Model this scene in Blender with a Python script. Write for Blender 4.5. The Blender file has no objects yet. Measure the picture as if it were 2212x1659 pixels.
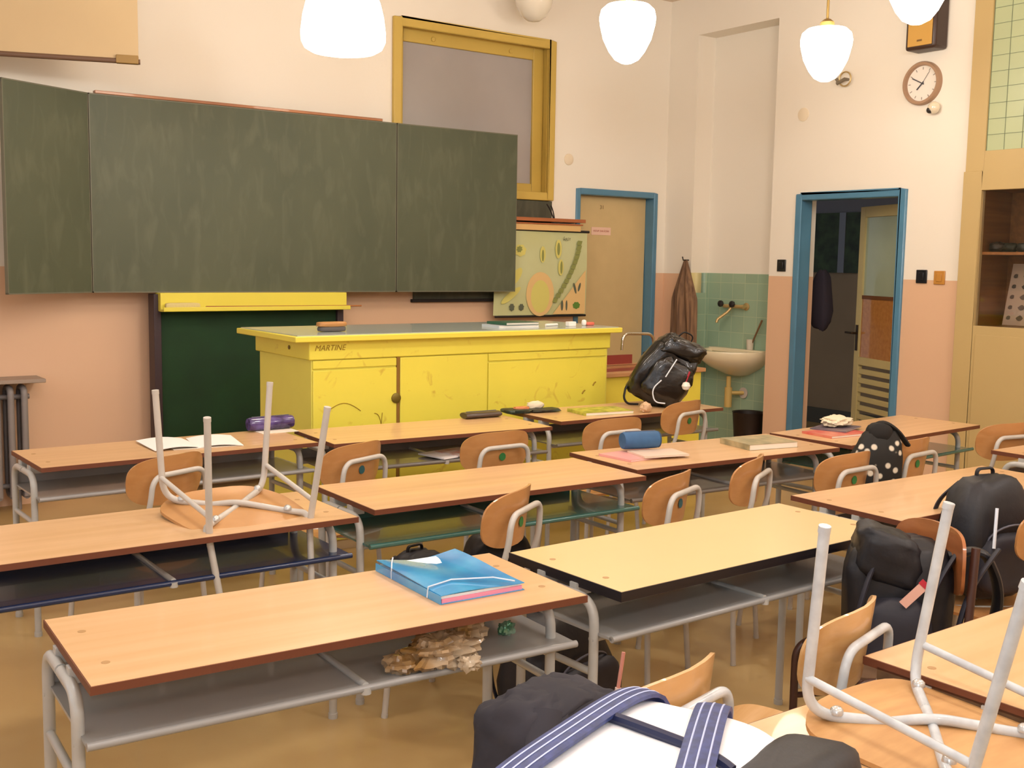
import bpy, math, random
from math import pi, sin, cos, radians as R
from mathutils import Vector, Matrix
random.seed(7)
S = bpy.context.scene
C = S.collection
# ------------------------------------------------------------------ camera
cam_d = bpy.data.cameras.new('camera'); cam = bpy.data.objects.new('camera', cam_d); C.objects.link(cam)
F_PX, PITCH, ROLL, YAW, CH = 2407.69, 0.109687, 0.016853, 0.625010, 1.6626
_F = Vector((sin(YAW)*cos(PITCH), cos(YAW)*cos(PITCH), -sin(PITCH)))
_R = Vector((cos(YAW), -sin(YAW), 0)); _U = _R.cross(_F)
_R2 = _R*cos(ROLL)+_U*sin(ROLL); _U2 = -_R*sin(ROLL)+_U*cos(ROLL)
cam.matrix_world = Matrix.Translation((0, 0, CH)) @ Matrix((_R2, _U2, -_F)).transposed().to_4x4()
cam_d.sensor_width = 36; cam_d.lens = F_PX/2212*36; cam_d.clip_start = .05
S.camera = cam
# ------------------------------------------------------------------ view, world, lights
S.view_settings.view_transform = 'Standard'; S.view_settings.look = 'None'
S.view_settings.gamma = 1; S.view_settings.use_curve_mapping = False
S.view_settings.exposure = 0.0
w = bpy.data.worlds.new('world'); S.world = w; w.use_nodes = True
w.node_tree.nodes['Background'].inputs[0].default_value = (.75, .87, 1, 1)
w.node_tree.nodes['Background'].inputs[1].default_value = 1.5
WARM = (1, .965, .95)
def lamp_light(x, y, z, p):
    d = bpy.data.lights.new('ceiling_lamp_light', 'POINT'); d.energy = p; d.color = WARM; d.shadow_soft_size = .16
    o = bpy.data.objects.new('ceiling_lamp_light', d); o.location = (x, y, z); C.objects.link(o)
# the lamps of the same ceiling grid that hang above and behind the photographer, outside the frame
for x, y in ((2.9, 3.5), (.9, 3.4), (.9, 1.2), (2.9, 1.1), (5.1, 1.2), (.9, -1.2), (2.9, -1.2), (5.1, -1.2)):
    lamp_light(x, y, 3.05, 46)
# the camera's own flash
d = bpy.data.lights.new('camera_flash', 'SPOT'); d.energy = 42; d.color = (.88, .94, 1); d.shadow_soft_size = .03; d.spot_size = R(100); d.spot_blend = .6
fl = bpy.data.objects.new('camera_flash', d); fl.matrix_world = cam.matrix_world @ Matrix.Translation((-.04, .07, 0)); C.objects.link(fl)

# ------------------------------------------------------------------ materials
def lin(h):
    v = [int(h[i:i+2], 16)/255 for i in (0, 2, 4)]
    return tuple((c/12.92 if c <= .04045 else ((c+.055)/1.055)**2.4) for c in v)+(1,)
MATS = {}
def mat(name, h, rough=.5, metal=0, noise=0, scale=6, h2=None, stretch=(1, 1, 1), bump=0, coat=0, emit=0, trans=0, spec=.5):
    if name in MATS: return MATS[name]
    m = bpy.data.materials.new(name); m.use_nodes = True; nt = m.node_tree; b = nt.nodes['Principled BSDF']
    b.inputs['Base Color'].default_value = lin(h); b.inputs['Roughness'].default_value = rough; b.inputs['Metallic'].default_value = metal
    b.inputs['Coat Weight'].default_value = coat; b.inputs['Transmission Weight'].default_value = trans
    b.inputs['Specular IOR Level'].default_value = spec
    if emit: b.inputs['Emission Color'].default_value = lin(h); b.inputs['Emission Strength'].default_value = emit
    tc = nt.nodes.new('ShaderNodeTexCoord'); mp = nt.nodes.new('ShaderNodeMapping'); mp.inputs['Scale'].default_value = stretch
    nz = nt.nodes.new('ShaderNodeTexNoise'); nz.inputs['Scale'].default_value = scale; nz.inputs['Detail'].default_value = 5
    nt.links.new(tc.outputs['Object'], mp.inputs[0]); nt.links.new(mp.outputs[0], nz.inputs[0])
    if noise or h2:
        cr = nt.nodes.new('ShaderNodeValToRGB'); c = lin(h); c2 = lin(h2) if h2 else tuple(max(0, x*(1-noise)) for x in c[:3])+(1,)
        cr.color_ramp.elements[0].position = .35; cr.color_ramp.elements[1].position = .65
        cr.color_ramp.elements[0].color = c2; cr.color_ramp.elements[1].color = c
        nt.links.new(nz.outputs[0], cr.inputs[0]); nt.links.new(cr.outputs[0], b.inputs['Base Color'])
    if bump:
        bp = nt.nodes.new('ShaderNodeBump'); bp.inputs['Strength'].default_value = bump; bp.inputs['Distance'].default_value = .01
        nt.links.new(nz.outputs[0], bp.inputs['Height']); nt.links.new(bp.outputs[0], b.inputs['Normal'])
    MATS[name] = m; return m
def wood(name, a, b_, rough=.35, sc=3, coat=.2):
    return mat(name, a, rough, h2=b_, scale=sc, stretch=(.5, 9, 9), coat=coat)
def wall_mat():      # cream above, salmon dado below a painted line
    m = mat('wall_paint', 'F0DFC4', .75, noise=0, bump=.05, scale=30); nt = m.node_tree; b = nt.nodes['Principled BSDF']
    g = nt.nodes.new('ShaderNodeNewGeometry'); s = nt.nodes.new('ShaderNodeSeparateXYZ'); mt = nt.nodes.new('ShaderNodeMath'); mt.operation = 'GREATER_THAN'
    mt.inputs[1].default_value = 1.575; mx = nt.nodes.new('ShaderNodeMix'); mx.data_type = 'RGBA'
    nz = nt.nodes.new('ShaderNodeTexNoise'); nz.inputs['Scale'].default_value = 1.3; nz.inputs['Detail'].default_value = 4
    nt.links.new(g.outputs['Position'], s.inputs[0]); nt.links.new(s.outputs[2], mt.inputs[0]); nt.links.new(mt.outputs[0], mx.inputs[0])
    for sock, (c1, c2) in ((6, ('E4BE9E', 'E0B896')), (7, ('F1EBDF', 'EFE7D9'))):
        cr = nt.nodes.new('ShaderNodeValToRGB'); cr.color_ramp.elements[0].color = lin(c1); cr.color_ramp.elements[1].color = lin(c2)
        cr.color_ramp.elements[0].position = .4; cr.color_ramp.elements[1].position = .6
        nt.links.new(nz.outputs[0], cr.inputs[0]); nt.links.new(cr.outputs[0], mx.inputs[sock])
    nt.links.new(mx.outputs[2], b.inputs['Base Color']); return m
def tile_mat(name, h, grout, sx=.15):
    m = mat(name, h, .25, noise=0, coat=.3); nt = m.node_tree; b = nt.nodes['Principled BSDF']
    g = nt.nodes.new('ShaderNodeNewGeometry'); s = nt.nodes.new('ShaderNodeSeparateXYZ'); nt.links.new(g.outputs['Position'], s.inputs[0])
    ad = nt.nodes.new('ShaderNodeMath'); ad.operation = 'ADD'; nt.links.new(s.outputs[0], ad.inputs[0]); nt.links.new(s.outputs[1], ad.inputs[1])
    cb = nt.nodes.new('ShaderNodeCombineXYZ'); nt.links.new(ad.outputs[0], cb.inputs[0]); nt.links.new(s.outputs[2], cb.inputs[1])
    br = nt.nodes.new('ShaderNodeTexBrick'); br.offset = 0; br.inputs['Scale'].default_value = 1; br.inputs['Brick Width'].default_value = sx
    br.inputs['Row Height'].default_value = .15; br.inputs['Mortar Size'].default_value = .003; br.inputs['Mortar Smooth'].default_value = .2
    br.inputs['Color1'].default_value = lin(h); c2 = lin(h); br.inputs['Color2'].default_value = tuple(x*.9 for x in c2[:3])+(1,); br.inputs['Mortar'].default_value = lin(grout)
    nt.links.new(cb.outputs[0], br.inputs[0]); nt.links.new(br.outputs[0], b.inputs['Base Color']); return m
def chalk(name, h, h2, h3):   # board green with wiped chalk clouds
    m = mat(name, h, .55, h2=h2, scale=1.6, stretch=(1.2, 1, .8), bump=.02); nt = m.node_tree; b = nt.nodes['Principled BSDF']
    old = b.inputs['Base Color'].links[0].from_socket
    nz = nt.nodes.new('ShaderNodeTexNoise'); nz.inputs['Scale'].default_value = 5; nz.inputs['Detail'].default_value = 8; nz.inputs['Distortion'].default_value = .6
    tc = nt.nodes.new('ShaderNodeTexCoord'); mp = nt.nodes.new('ShaderNodeMapping'); mp.inputs['Scale'].default_value = (2.4, 1, .7)
    nt.links.new(tc.outputs['Object'], mp.inputs[0]); nt.links.new(mp.outputs[0], nz.inputs[0])
    cr = nt.nodes.new('ShaderNodeValToRGB'); cr.color_ramp.elements[0].position = .5; cr.color_ramp.elements[1].position = .8
    nt.links.new(nz.outputs[0], cr.inputs[0]); mx = nt.nodes.new('ShaderNodeMix'); mx.data_type = 'RGBA'
    nt.links.new(cr.outputs[0], mx.inputs[0]); nt.links.new(old, mx.inputs[6]); mx.inputs[7].default_value = lin(h3)
    nt.links.new(mx.outputs[2], b.inputs['Base Color']); return m
def dirty(name, h, h2, rough=.4):   # paint with scuffs of their own
    m = mat(name, h, rough, noise=.06, scale=2, coat=.15); nt = m.node_tree; b = nt.nodes['Principled BSDF']
    old = b.inputs['Base Color'].links[0].from_socket
    nz = nt.nodes.new('ShaderNodeTexNoise'); nz.inputs['Scale'].default_value = 7; nz.inputs['Detail'].default_value = 7; nz.inputs['Distortion'].default_value = 1.5
    tc = nt.nodes.new('ShaderNodeTexCoord'); nt.links.new(tc.outputs['Object'], nz.inputs[0])
    cr = nt.nodes.new('ShaderNodeValToRGB'); cr.color_ramp.elements[0].position = .61; cr.color_ramp.elements[1].position = .80
    nt.links.new(nz.outputs[0], cr.inputs[0]); mx = nt.nodes.new('ShaderNodeMix'); mx.data_type = 'RGBA'
    nt.links.new(cr.outputs[0], mx.inputs[0]); nt.links.new(old, mx.inputs[6]); mx.inputs[7].default_value = lin(h2)
    nt.links.new(mx.outputs[2], b.inputs['Base Color']); return m

# ------------------------------------------------------------------ mesh building
def fillet(pts, r, n=6):
    pts = [Vector(p) for p in pts]; out = [pts[0]]
    for a, b, c in zip(pts, pts[1:], pts[2:]):
        u = (a-b); v = (c-b); rr = min(r, u.length*.49, v.length*.49); p0 = b+u.normalized()*rr; p2 = b+v.normalized()*rr
        for i in range(n+1):
            t = i/n; out.append((1-t)**2*p0+2*t*(1-t)*b+t*t*p2)
    out.append(pts[-1]); return out
class M:
    def __init__(s): s.v = []; s.f = []; s.mi = []; s.m = 0
    def add(s, vs, fs):
        k = len(s.v); s.v += [Vector(v) for v in vs]; s.f += [[i+k for i in f] for f in fs]; s.mi += [s.m]*len(fs); return k
    def box(s, x0, x1, y0, y1, z0, z1):
        s.add([(x, y, z) for z in (z0, z1) for x, y in ((x0, y0), (x1, y0), (x1, y1), (x0, y1))],
              [(3, 2, 1, 0), (4, 5, 6, 7), (0, 1, 5, 4), (1, 2, 6, 5), (2, 3, 7, 6), (3, 0, 4, 7)]); return s
    def tube(s, pts, r, n=10, flat=1.0, up=None):
        pts = [Vector(p) for p in pts]; m = len(pts); rs = r if isinstance(r, (list, tuple)) else [r]*m
        T = [(pts[min(i+1, m-1)]-pts[max(i-1, 0)]).normalized() for i in range(m)]
        a = Vector(up) if up else (Vector((0, 0, 1)) if abs(T[0].z) < .9 else Vector((1, 0, 0)))
        u = (a-T[0]*a.dot(T[0])).normalized(); vs = []
        for i in range(m):
            u = (u-T[i]*u.dot(T[i])).normalized(); w_ = T[i].cross(u)
            vs += [pts[i]+(u*cos(2*pi*k/n)*flat+w_*sin(2*pi*k/n))*rs[i] for k in range(n)]
        fs = [(i*n+k, i*n+(k+1) % n, (i+1)*n+(k+1) % n, (i+1)*n+k) for i in range(m-1) for k in range(n)]
        fs += [tuple(range(n))[::-1], tuple(range((m-1)*n, m*n))]; s.add(vs, fs); return s
    def lathe(s, prof, c=(0, 0, 0), n=32, sx=1, sy=1, axis='z', cap=True):
        c = Vector(c); vs = []
        for r, z in prof:
            for k in range(n):
                p = (r*cos(2*pi*k/n)*sx, r*sin(2*pi*k/n)*sy, z)
                if axis == 'x': p = (p[2], p[0], p[1])
                if axis == 'y': p = (p[0], p[2], p[1])
                vs.append(c+Vector(p))
        m = len(prof); fl_ = axis == 'y'
        fs = [(i*n+k, i*n+(k+1) % n, (i+1)*n+(k+1) % n, (i+1)*n+k) for i in range(m-1) for k in range(n)]
        if cap: fs += [tuple(range(n))[::-1], tuple(range((m-1)*n, m*n))]
        if fl_: fs = [f[::-1] for f in fs]
        s.add(vs, fs); return s
    def puff(s, c, size, e=.5, n=20, deform=None, wob=0, seed=0, wf=3.):
        """soft rounded body: superellipsoid with wrinkles and an optional deform"""
        from mathutils import noise as N
        c = Vector(c); sg = lambda v, p: math.copysign(abs(v)**p, v); vs = []; nn = 2*n
        for i in range(n+1):
            ph = -pi/2+pi*i/n
            for k in range(nn):
                th = 2*pi*k/nn; p = Vector((sg(cos(ph), e)*sg(cos(th), e), sg(cos(ph), e)*sg(sin(th), e), sg(sin(ph), e)))
                if wob: p *= 1+wob*N.noise(p*wf*.5+Vector((seed*7.1, 0, 0)))+wob*.5*N.noise(p*wf*1.6+Vector((0, seed*3.3, 0)))
                q = Vector((p.x*size[0]/2, p.y*size[1]/2, p.z*size[2]/2))
                if deform: q = Vector(deform(q))
                vs.append(c+q)
        fs = [(i*nn+k, i*nn+(k+1) % nn, (i+1)*nn+(k+1) % nn, (i+1)*nn+k) for i in range(n) for k in range(nn)]
        s.add(vs, fs); return s
    def sheet(s, fn, nu, nv, th=0):
        vs = [Vector(fn(i/nu, j/nv)) for j in range(nv+1) for i in range(nu+1)]; w_ = nu+1
        fs = [(j*w_+i, j*w_+i+1, (j+1)*w_+i+1, (j+1)*w_+i) for j in range(nv) for i in range(nu)]
        if th:
            N = [Vector() for _ in vs]
            for f in fs:
                n_ = (vs[f[1]]-vs[f[0]]).cross(vs[f[3]]-vs[f[0]])
                for i in f: N[i] += n_
            k = len(vs); vs = vs+[v-n_.normalized()*th for v, n_ in zip(vs, N)]
            bd = [j for j in range(w_)]+[j*w_+nu for j in range(1, nv+1)]+[nv*w_+i for i in range(nu-1, -1, -1)]+[j*w_ for j in range(nv-1, 0, -1)]
            fs = fs+[tuple(i+k for i in f[::-1]) for f in fs]+[(b, a, a+k, b+k) for a, b in zip(bd, bd[1:]+bd[:1])]
        s.add(vs, fs); return s
    def disc_plate(s, fn, nr=6, nt=40, th=.01, e=.7):
        """thin plate over a superellipse disc; fn(x,y in -1..1)->(front point, unit normal)"""
        P = [(0, 0)]+[(i/nr*math.copysign(abs(cos(2*pi*k/nt))**e, cos(2*pi*k/nt)), i/nr*math.copysign(abs(sin(2*pi*k/nt))**e, sin(2*pi*k/nt))) for i in range(1, nr+1) for k in range(nt)]
        A = [fn(*p) for p in P]; a = [Vector(q) for q, _ in A]; b = [Vector(q)-Vector(n_)*th for q, n_ in A]; K = len(a)
        fs = [(0, 1+k, 1+(k+1) % nt) for k in range(nt)]+[(1+(i-1)*nt+k, 1+i*nt+k, 1+i*nt+(k+1) % nt, 1+(i-1)*nt+(k+1) % nt) for i in range(1, nr) for k in range(nt)]
        o = 1+(nr-1)*nt
        side = [(o+k, o+(k+1) % nt, o+(k+1) % nt+K, o+k+K) for k in range(nt)]
        s.add(a+b, fs+[tuple(i+K for i in f[::-1]) for f in fs]+[f[::-1] for f in side]); return s
    def prism(s, pts, z0, z1):
        n = len(pts); s.add([(x, y, z0) for x, y in pts]+[(x, y, z1) for x, y in pts],
                            [tuple(range(n))[::-1], tuple(range(n, 2*n))]+[(i, (i+1) % n, n+(i+1) % n, n+i) for i in range(n)]); return s
    def xf(s, mtx, k=0):
        for i in range(k, len(s.v)): s.v[i] = mtx @ s.v[i]
        return s
    def fn(s, g, k=0):
        for i in range(k, len(s.v)): s.v[i] = Vector(g(s.v[i]))
        return s
    def build(s, name, mats, parent=None, bevel=0, loc=None, rot=None, smooth=40):
        me = bpy.data.meshes.new(name); me.from_pydata([tuple(v) for v in s.v], [], s.f)
        for m_ in (mats if isinstance(mats, (list, tuple)) else [mats]): me.materials.append(m_)
        for p, i in zip(me.polygons, s.mi): p.material_index = i
        me.validate(); me.update()
        import bmesh
        bm = bmesh.new(); bm.from_mesh(me); bmesh.ops.remove_doubles(bm, verts=bm.verts, dist=1e-6); bmesh.ops.recalc_face_normals(bm, faces=bm.faces); bm.to_mesh(me); bm.free()
        me.shade_smooth(); me.set_sharp_from_angle(angle=R(smooth))
        o = bpy.data.objects.new(name, me); C.objects.link(o)
        if parent: o.parent = parent
        if loc: o.location = loc
        if rot: o.rotation_euler = rot
        if bevel:
            b = o.modifiers.new('bevel', 'BEVEL'); b.width = bevel; b.segments = 2; b.limit_method = 'ANGLE'; b.angle_limit = R(50)
        return o
def tag(o, label=None, cat=None, group=None, kind=None):
    if label: o['label'] = label
    if cat: o['category'] = cat
    if group: o['group'] = group
    if kind: o['kind'] = kind
    return o
def thing(name, label, cat, loc=(0, 0, 0), rz=0, group=None):
    o = bpy.data.objects.new(name, None); C.objects.link(o); o.empty_display_size = .1; o.location = loc; o.rotation_euler = (0, 0, rz)
    return tag(o, label, cat, group)
def copy_tree(o, parent=None):
    c = o.copy(); C.objects.link(c); c.parent = parent
    for ch in list(o.children): copy_tree(ch, c)
    return c
def struct(o): o['kind'] = 'structure'; return o
def text(name, body, size, m, parent=None, loc=(0, 0, 0), rot=(0, 0, 0), ext=.0006, shear=0):
    cu = bpy.data.curves.new(name, 'FONT'); cu.body = body; cu.size = size; cu.extrude = ext; cu.align_x = 'CENTER'; cu.align_y = 'CENTER'; cu.shear = shear
    t = bpy.data.objects.new('tmp', cu); C.objects.link(t); bpy.context.view_layer.update()
    me = bpy.data.meshes.new_from_object(t); bpy.data.objects.remove(t); me.materials.clear(); me.materials.append(m); me.name = name
    o = bpy.data.objects.new(name, me); C.objects.link(o); o.parent = parent; o.location = loc; o.rotation_euler = rot
    return o
# ================================================================== ROOM
Xw, Yw, ZC = 7.38, 7.8, 4.07
WALL = wall_mat()
floor_m = mat('linoleum_ochre', 'BFA26C', .35, h2='AF905C', scale=1.7, coat=.15)
ceil_m = mat('ceiling_paint', 'E6D3C0', .8)
blue_m = mat('blue_gloss_paint', '5487A6', .35, noise=.08, coat=.3)
ochre_m = mat('ochre_paint', 'D4BB88', .45, noise=.05)
dark_m = mat('dark_gap', '241C18', .7)
def slab(name, boxes, m, bevel=0):
    q = M()
    for b in boxes: q.box(*b)
    return struct(q.build(name, m, bevel=bevel))
slab('floor', [(-1.6, 11, -3.2, 9.2, -.1, 0)], floor_m)
slab('ceiling', [(-1.6, 11, -3.2, 9.2, ZC, ZC+.1)], ceil_m)
WX0, WX1, WZ0, WZ1 = 4.43, 6.01, 2.19, 3.53       # inner window
DX0, DX1, DZ = 6.29, 7.27, 2.315                   # closed door
slab('wall_front', [(-1.4, WX0, Yw, Yw+.25, 0, ZC), (WX0, WX1, Yw, Yw+.25, 0, WZ0), (WX0, WX1, Yw, Yw+.25, WZ1, ZC), (WX1, DX0, Yw, Yw+.25, 0, ZC),
                    (DX0, DX1, Yw, Yw+.25, DZ, ZC), (DX1, 7.63, Yw, Yw+.25, 0, ZC)], WALL)
NY0, NY1, NZ = 6.50, 7.435, 3.72                   # wash niche
EY0, EY1, EZ = 5.17, 6.23, 2.255                   # open doorway
slab('wall_right', [(Xw, Xw+.25, NY1, Yw, 0, ZC), (Xw+.22, Xw+.25, NY0, NY1, 0, ZC), (Xw, Xw+.22, NY0, NY1, NZ, ZC), (Xw, Xw+.25, EY1, NY0, 0, ZC),
                    (Xw, Xw+.25, EY0, EY1, EZ, ZC), (Xw, Xw+.25, 4.68, EY0, 0, ZC), (Xw, Xw+.25, -3.2, 2.3, 0, ZC)], WALL)
slab('wall_back', [(-1.4, Xw, -3.2, -3, 0, ZC)], WALL)
lw = [(-1.6, -1.4, -3.2, 8.05, 0, .95), (-1.6, -1.4, -3.2, 8.05, 3.3, ZC)]
ys = [-3.2, -2.4, -.6, 0, 1.8, 2.4, 4.2, 4.8, 6.6, 8.05]
for i in range(0, 10, 2): lw.append((-1.6, -1.4, ys[i], ys[i+1], .95, 3.3))
slab('wall_left', lw, WALL)
for i in range(4):
    y0, y1 = ys[2*i+1], ys[2*i+2]; q = M()
    for b in ((y0, y0+.06, .95, 3.3), (y1-.06, y1, .95, 3.3), (y0, y1, .95, 1.01), (y0, y1, 3.24, 3.3), ((y0+y1)/2-.03, (y0+y1)/2+.03, .95, 3.3), (y0, y1, 2.4, 2.46)):
        q.box(-1.55, -1.48, *b)
    struct(q.build('window_%d' % (i+2), mat('white_window_paint', 'E8E4DA', .4)))
    ld = bpy.data.lights.new('window_portal', 'AREA'); ld.shape = 'RECTANGLE'; ld.size = 1.8; ld.size_y = 2.35; ld.cycles.is_portal = True
    lo = bpy.data.objects.new('window_portal', ld); lo.location = (-1.6, (y0+y1)/2, 2.12); lo.rotation_euler = (0, -pi/2, 0); C.objects.link(lo)
# wash niche tiles
green_t = tile_mat('green_tile', '9DB99F', 'B2C4A4'); cream_t = mat('cream_tile', 'E6D79A', .3)
q = M(); q.box(Xw+.212, Xw+.22, NY0, NY1, 0, 1.585); q.box(Xw, Xw+.212, NY1-.008, NY1, 0, 1.4); q.box(Xw+.13, Xw+.212, NY1-.008, NY1, 1.4, 1.585)
q.m = 1; q.box(Xw, Xw+.13, NY1-.008, NY1, 1.4, 1.585)
struct(q.build('trim_1', [green_t, cream_t]))
# corridor behind the open door
cor = mat('corridor_wall', '9A8468', .7, noise=.05); cor2 = mat('corridor_upper_wall', '74747C', .8)
q = M(); q.box(9.6, 9.7, 4.2, 9.2, 0, 1.6); q.m = 1; q.box(9.6, 9.7, 4.2, 9.2, 1.6, ZC); q.m = 0; q.box(7.63, 9.7, 9.1, 9.2, 0, ZC); q.box(7.63, 9.7, 2.4, 2.5, 0, ZC); q.box(9.6, 9.7, 2.5, 4.2, 0, ZC)
struct(q.build('wall_corridor', [cor, cor2]))
slab('baseboard_corridor', [(9.57, 9.6, 2.5, 9.1, 0, .16)], mat('corridor_skirting', '4E4B40', .6))
slab('wall_storeroom', [(4, 6.6, 8.9, 9, 0, ZC), (4, 4.1, 8.05, 8.9, 0, ZC), (6.5, 6.6, 8.05, 8.9, 0, ZC)], mat('grey_paint', 'A9A29E', .8))

_l = bpy.data.lights.new('corridor_fill_light', 'POINT'); _l.energy = 22; _l.color = (1, .86, .7); _l.shadow_soft_size = .2  # unseen fill light, added to brighten the corridor beyond the doorway
_o = bpy.data.objects.new('corridor_fill_light', _l); _o.location = (8.6, 3.6, 3.2); C.objects.link(_o)
# doors ---------------------------------------------------------------
d1 = thing('door_1', None, None, (0, 0, 0)); struct(d1)
q = M(); y0, y1 = Yw-.015, Yw+.14
q.box(DX0, DX0+.05, y0, y1, 0, DZ); q.box(DX1-.05, DX1, y0, y1, 0, DZ); q.box(DX0+.05, DX1-.05, y0, y1, DZ-.05, DZ)
struct(q.build('door_frame', blue_m, d1, bevel=.008))
q = M(); q.box(DX0+.05, DX1-.05, Yw+.1, Yw+.14, .01, DZ-.05); struct(q.build('door_leaf', ochre_m, d1, bevel=.004))
q = M(); q.box(6.56, 6.79, Yw+.096, Yw+.1, 1.915, 1.985); s_ = q.build('door_sign', mat('pink_sign', 'EDC8B4', .5), d1); s_['label'] = 'small pink paper sign on the door'
text('sign_text', 'VSTUP ZAKÁZÁN', .024, mat('red_ink', 'C0705A', .6), s_, (6.675, Yw+.095, 1.95), (pi/2, 0, 0))
text('door_number', '31', .05, mat('brown_ink', '6B5230', .6), d1, (6.68, Yw+.099, 2.165), (pi/2, 0, 0))
d2 = thing('door_2', None, None); struct(d2)
q = M(); x0, x1 = Xw-.02, Xw+.13
q.box(x0, x1, EY0, EY0+.06, 0, EZ); q.box(x0, x1, EY1-.06, EY1, 0, EZ); q.box(x0, x1, EY0+.06, EY1-.06, EZ-.055, EZ)
struct(q.build('door_frame', blue_m, d2, bevel=.01))
# open leaf, hinged at the near jamb and swung out into the corridor
lf = thing('door_leaf', None, None, (Xw+.27, EY0+.06, 0)); lf.parent = d2; lf.rotation_euler = (0, 0, R(-23))
leaf_m = mat('cream_door_paint', 'C9B981', .4, noise=.04); LW = .90
q = M()
for b in ((0, .07, .01, 2.17), (LW-.08, LW, .01, 2.17), (.07, LW-.08, .01, .12), (.07, LW-.08, .83, .90), (.07, LW-.08, 2.08, 2.17)): q.box(0, .04, b[0], b[1], b[2], b[3])
for i in range(9):
    q.box(.008, .032, .07, LW-.08, .13+i*.078, .175+i*.078)
struct(q.build('leaf_frame', leaf_m, lf, bevel=.004))
q = M(); q.box(.018, .026, .07, LW-.08, 1.42, 2.08); struct(q.build('pane', mat('pale_green_glass', 'A9B59B', .2, noise=.06, scale=3), lf))
q = M(); q.box(.01, .03, .07, LW-.08, .90, 1.40); q.m = 1; q.box(.004, .036, .07, LW-.08, 1.395, 1.425)
struct(q.build('wood_panel', [wood('ply_panel', 'B98146', 'A97039'), mat('brown_bead', '6E4526', .5)], lf))
q = M(); q.box(-.006, 0, LW-.055, LW-.02, .95, 1.17); q.tube(fillet([(-.003, LW-.037, 1.1), (-.05, LW-.037, 1.1), (-.05, LW+.07, 1.1)], .01), .009)
struct(q.build('door_handle', mat('dark_brass', '4A3A2A', .35, metal=.8), lf))
# inner window ---------------------------------------------------------
win = thing('window_1', None, None); struct(win)
wy = mat('yellow_window_paint', 'CFB056', .42, noise=.06, scale=3)
def rectframe(q, x0, x1, z0, z1, w_, y0, y1):
    q.box(x0, x0+w_, y0, y1, z0, z1); q.box(x1-w_, x1, y0, y1, z0, z1); q.box(x0+w_, x1-w_, y0, y1, z0, z0+w_); q.box(x0+w_, x1-w_, y0, y1, z1-w_, z1)
q = M(); rectframe(q, WX0-.01, WX1+.01, WZ0, WZ1+.01, .07, Yw-.035, Yw+.0); rectframe(q, WX0, WX1, WZ0, WZ1, .035, Yw-.01, Yw+.22)
struct(q.build('outer_frame', wy, win, bevel=.008))
q = M(); rectframe(q, WX0+.035, WX1-.035, WZ0+.035, WZ1-.035, .11, Yw+.09, Yw+.15)
for x in (4.85, 5.62): q.lathe([(.0, -.012), (.02, -.012), (.02, 0)], (x, Yw+.09, 3.43), axis='y', n=16)
struct(q.build('sash', wy, win, bevel=.008))
q = M(); q.box(WX0+.14, WX1-.14, Yw+.115, Yw+.121, WZ0+.14, WZ1-.14)
struct(q.build('pane', mat('grey_frosted_pane', 'ABA5A3', .25, h2='A29C9A', scale=1.2, coat=.2), win))

# ================================================================== FRONT WALL THINGS
green_b = chalk('board_green', '555B45', '4D5440', '626650')
alu = mat('aluminium', 'A8A598', .4, metal=.7)
wood_d = wood('brown_wood', 'B0703C', '96592C')
bb = thing('chalkboard', 'long dark green folding chalkboard with chalk smears, mounted across the front wall', 'chalkboard', (3.2, Yw, 1.41))
def board(name, x0, y0, x1, y1, z0, z1):
    q = M(); L = math.hypot(x1-x0, y1-y0); q.box(.004, L-.004, -.012, .012, 0, z1-z0)
    q.m = 1
    for b in ((0, L, 0, .008), (0, L, z1-z0-.008, z1-z0)): q.box(b[0], b[1], -.0135, .0135, b[2], b[3])
    q.box(0, .006, -.0135, .0135, 0, z1-z0); q.box(L-.006, L, -.0135, .0135, 0, z1-z0)
    return q.build(name, [green_b, mat('board_edge', '6B6A58', .5)], bb, loc=(x0-3.2, y0-Yw, z0-1.41), rot=(0, 0, math.atan2(y1-y0, x1-x0)))
board('center_panel', 2.06, 7.60, 4.345, 7.60, 1.41, 2.70)
board('right_wing', 4.352, 7.60, 5.49, 7.60, 1.41, 2.70)
board('left_wing', 1.475, 7.305, 2.05, 7.60, 1.41, 2.70)
q = M(); q.box(-1.1, 1.02, -.22, -.17, 1.29, 1.31); q.build('top_rail', wood_d, bb, bevel=.003)
q = M(); q.box(-.9, -.82, -.18, 0, .1, 1.2); q.box(.85, .93, -.18, 0, .1, 1.2); q.build('wall_bracket', alu, bb)
lb = thing('lower_chalkboard', 'dark bottle green lower board with dark posts, under the long chalkboard', 'chalkboard', (3.17, 7.62, 0))
deep = mat('deep_green', '0F3A18', .75, h2='0C3014', scale=3); post_m = mat('dark_post', '3A2A30', .5)
q = M(); q.box(-.68, .67, -.03, 0, .12, 1.30); q.build('green_panel', deep, lb)
for x in (-.72, .66):
    q = M(); q.box(x, x+.05, -.06, .06, 0, 1.40); q.build('post', post_m, lb, bevel=.004)
yel = mat('bright_yellow_paint', 'EADB50', .4, noise=.03, scale=2, coat=.2)
q = M(); q.box(-.69, .71, -.11, .0, 1.285, 1.41); q.m = 0; q.box(-.69, .71, -.17, -.11, 1.285, 1.30); q.box(-.69, .71, -.175, -.165, 1.285, 1.315)
o = q.build('chalk_tray', yel, lb, bevel=.004); o['label'] = 'bright yellow chalk tray'
q = M(); q.puff((0, 0, .022), (.24, .045, .045), .35, 10)
tag(q.build('chalk_sponge', mat('cream_foam', 'D9C98B', .9, bump=.3, scale=60), loc=(2.62, 7.478, 1.30)), 'cream coloured oblong sponge lying on the yellow chalk tray', 'sponge')
q = M(); q.tube([(0, 0, .01), (1.2, 0, .01)], [.009, .006]); q.build('wooden_pointer', wood_d, loc=(2.78, 7.468, 1.302))
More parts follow.
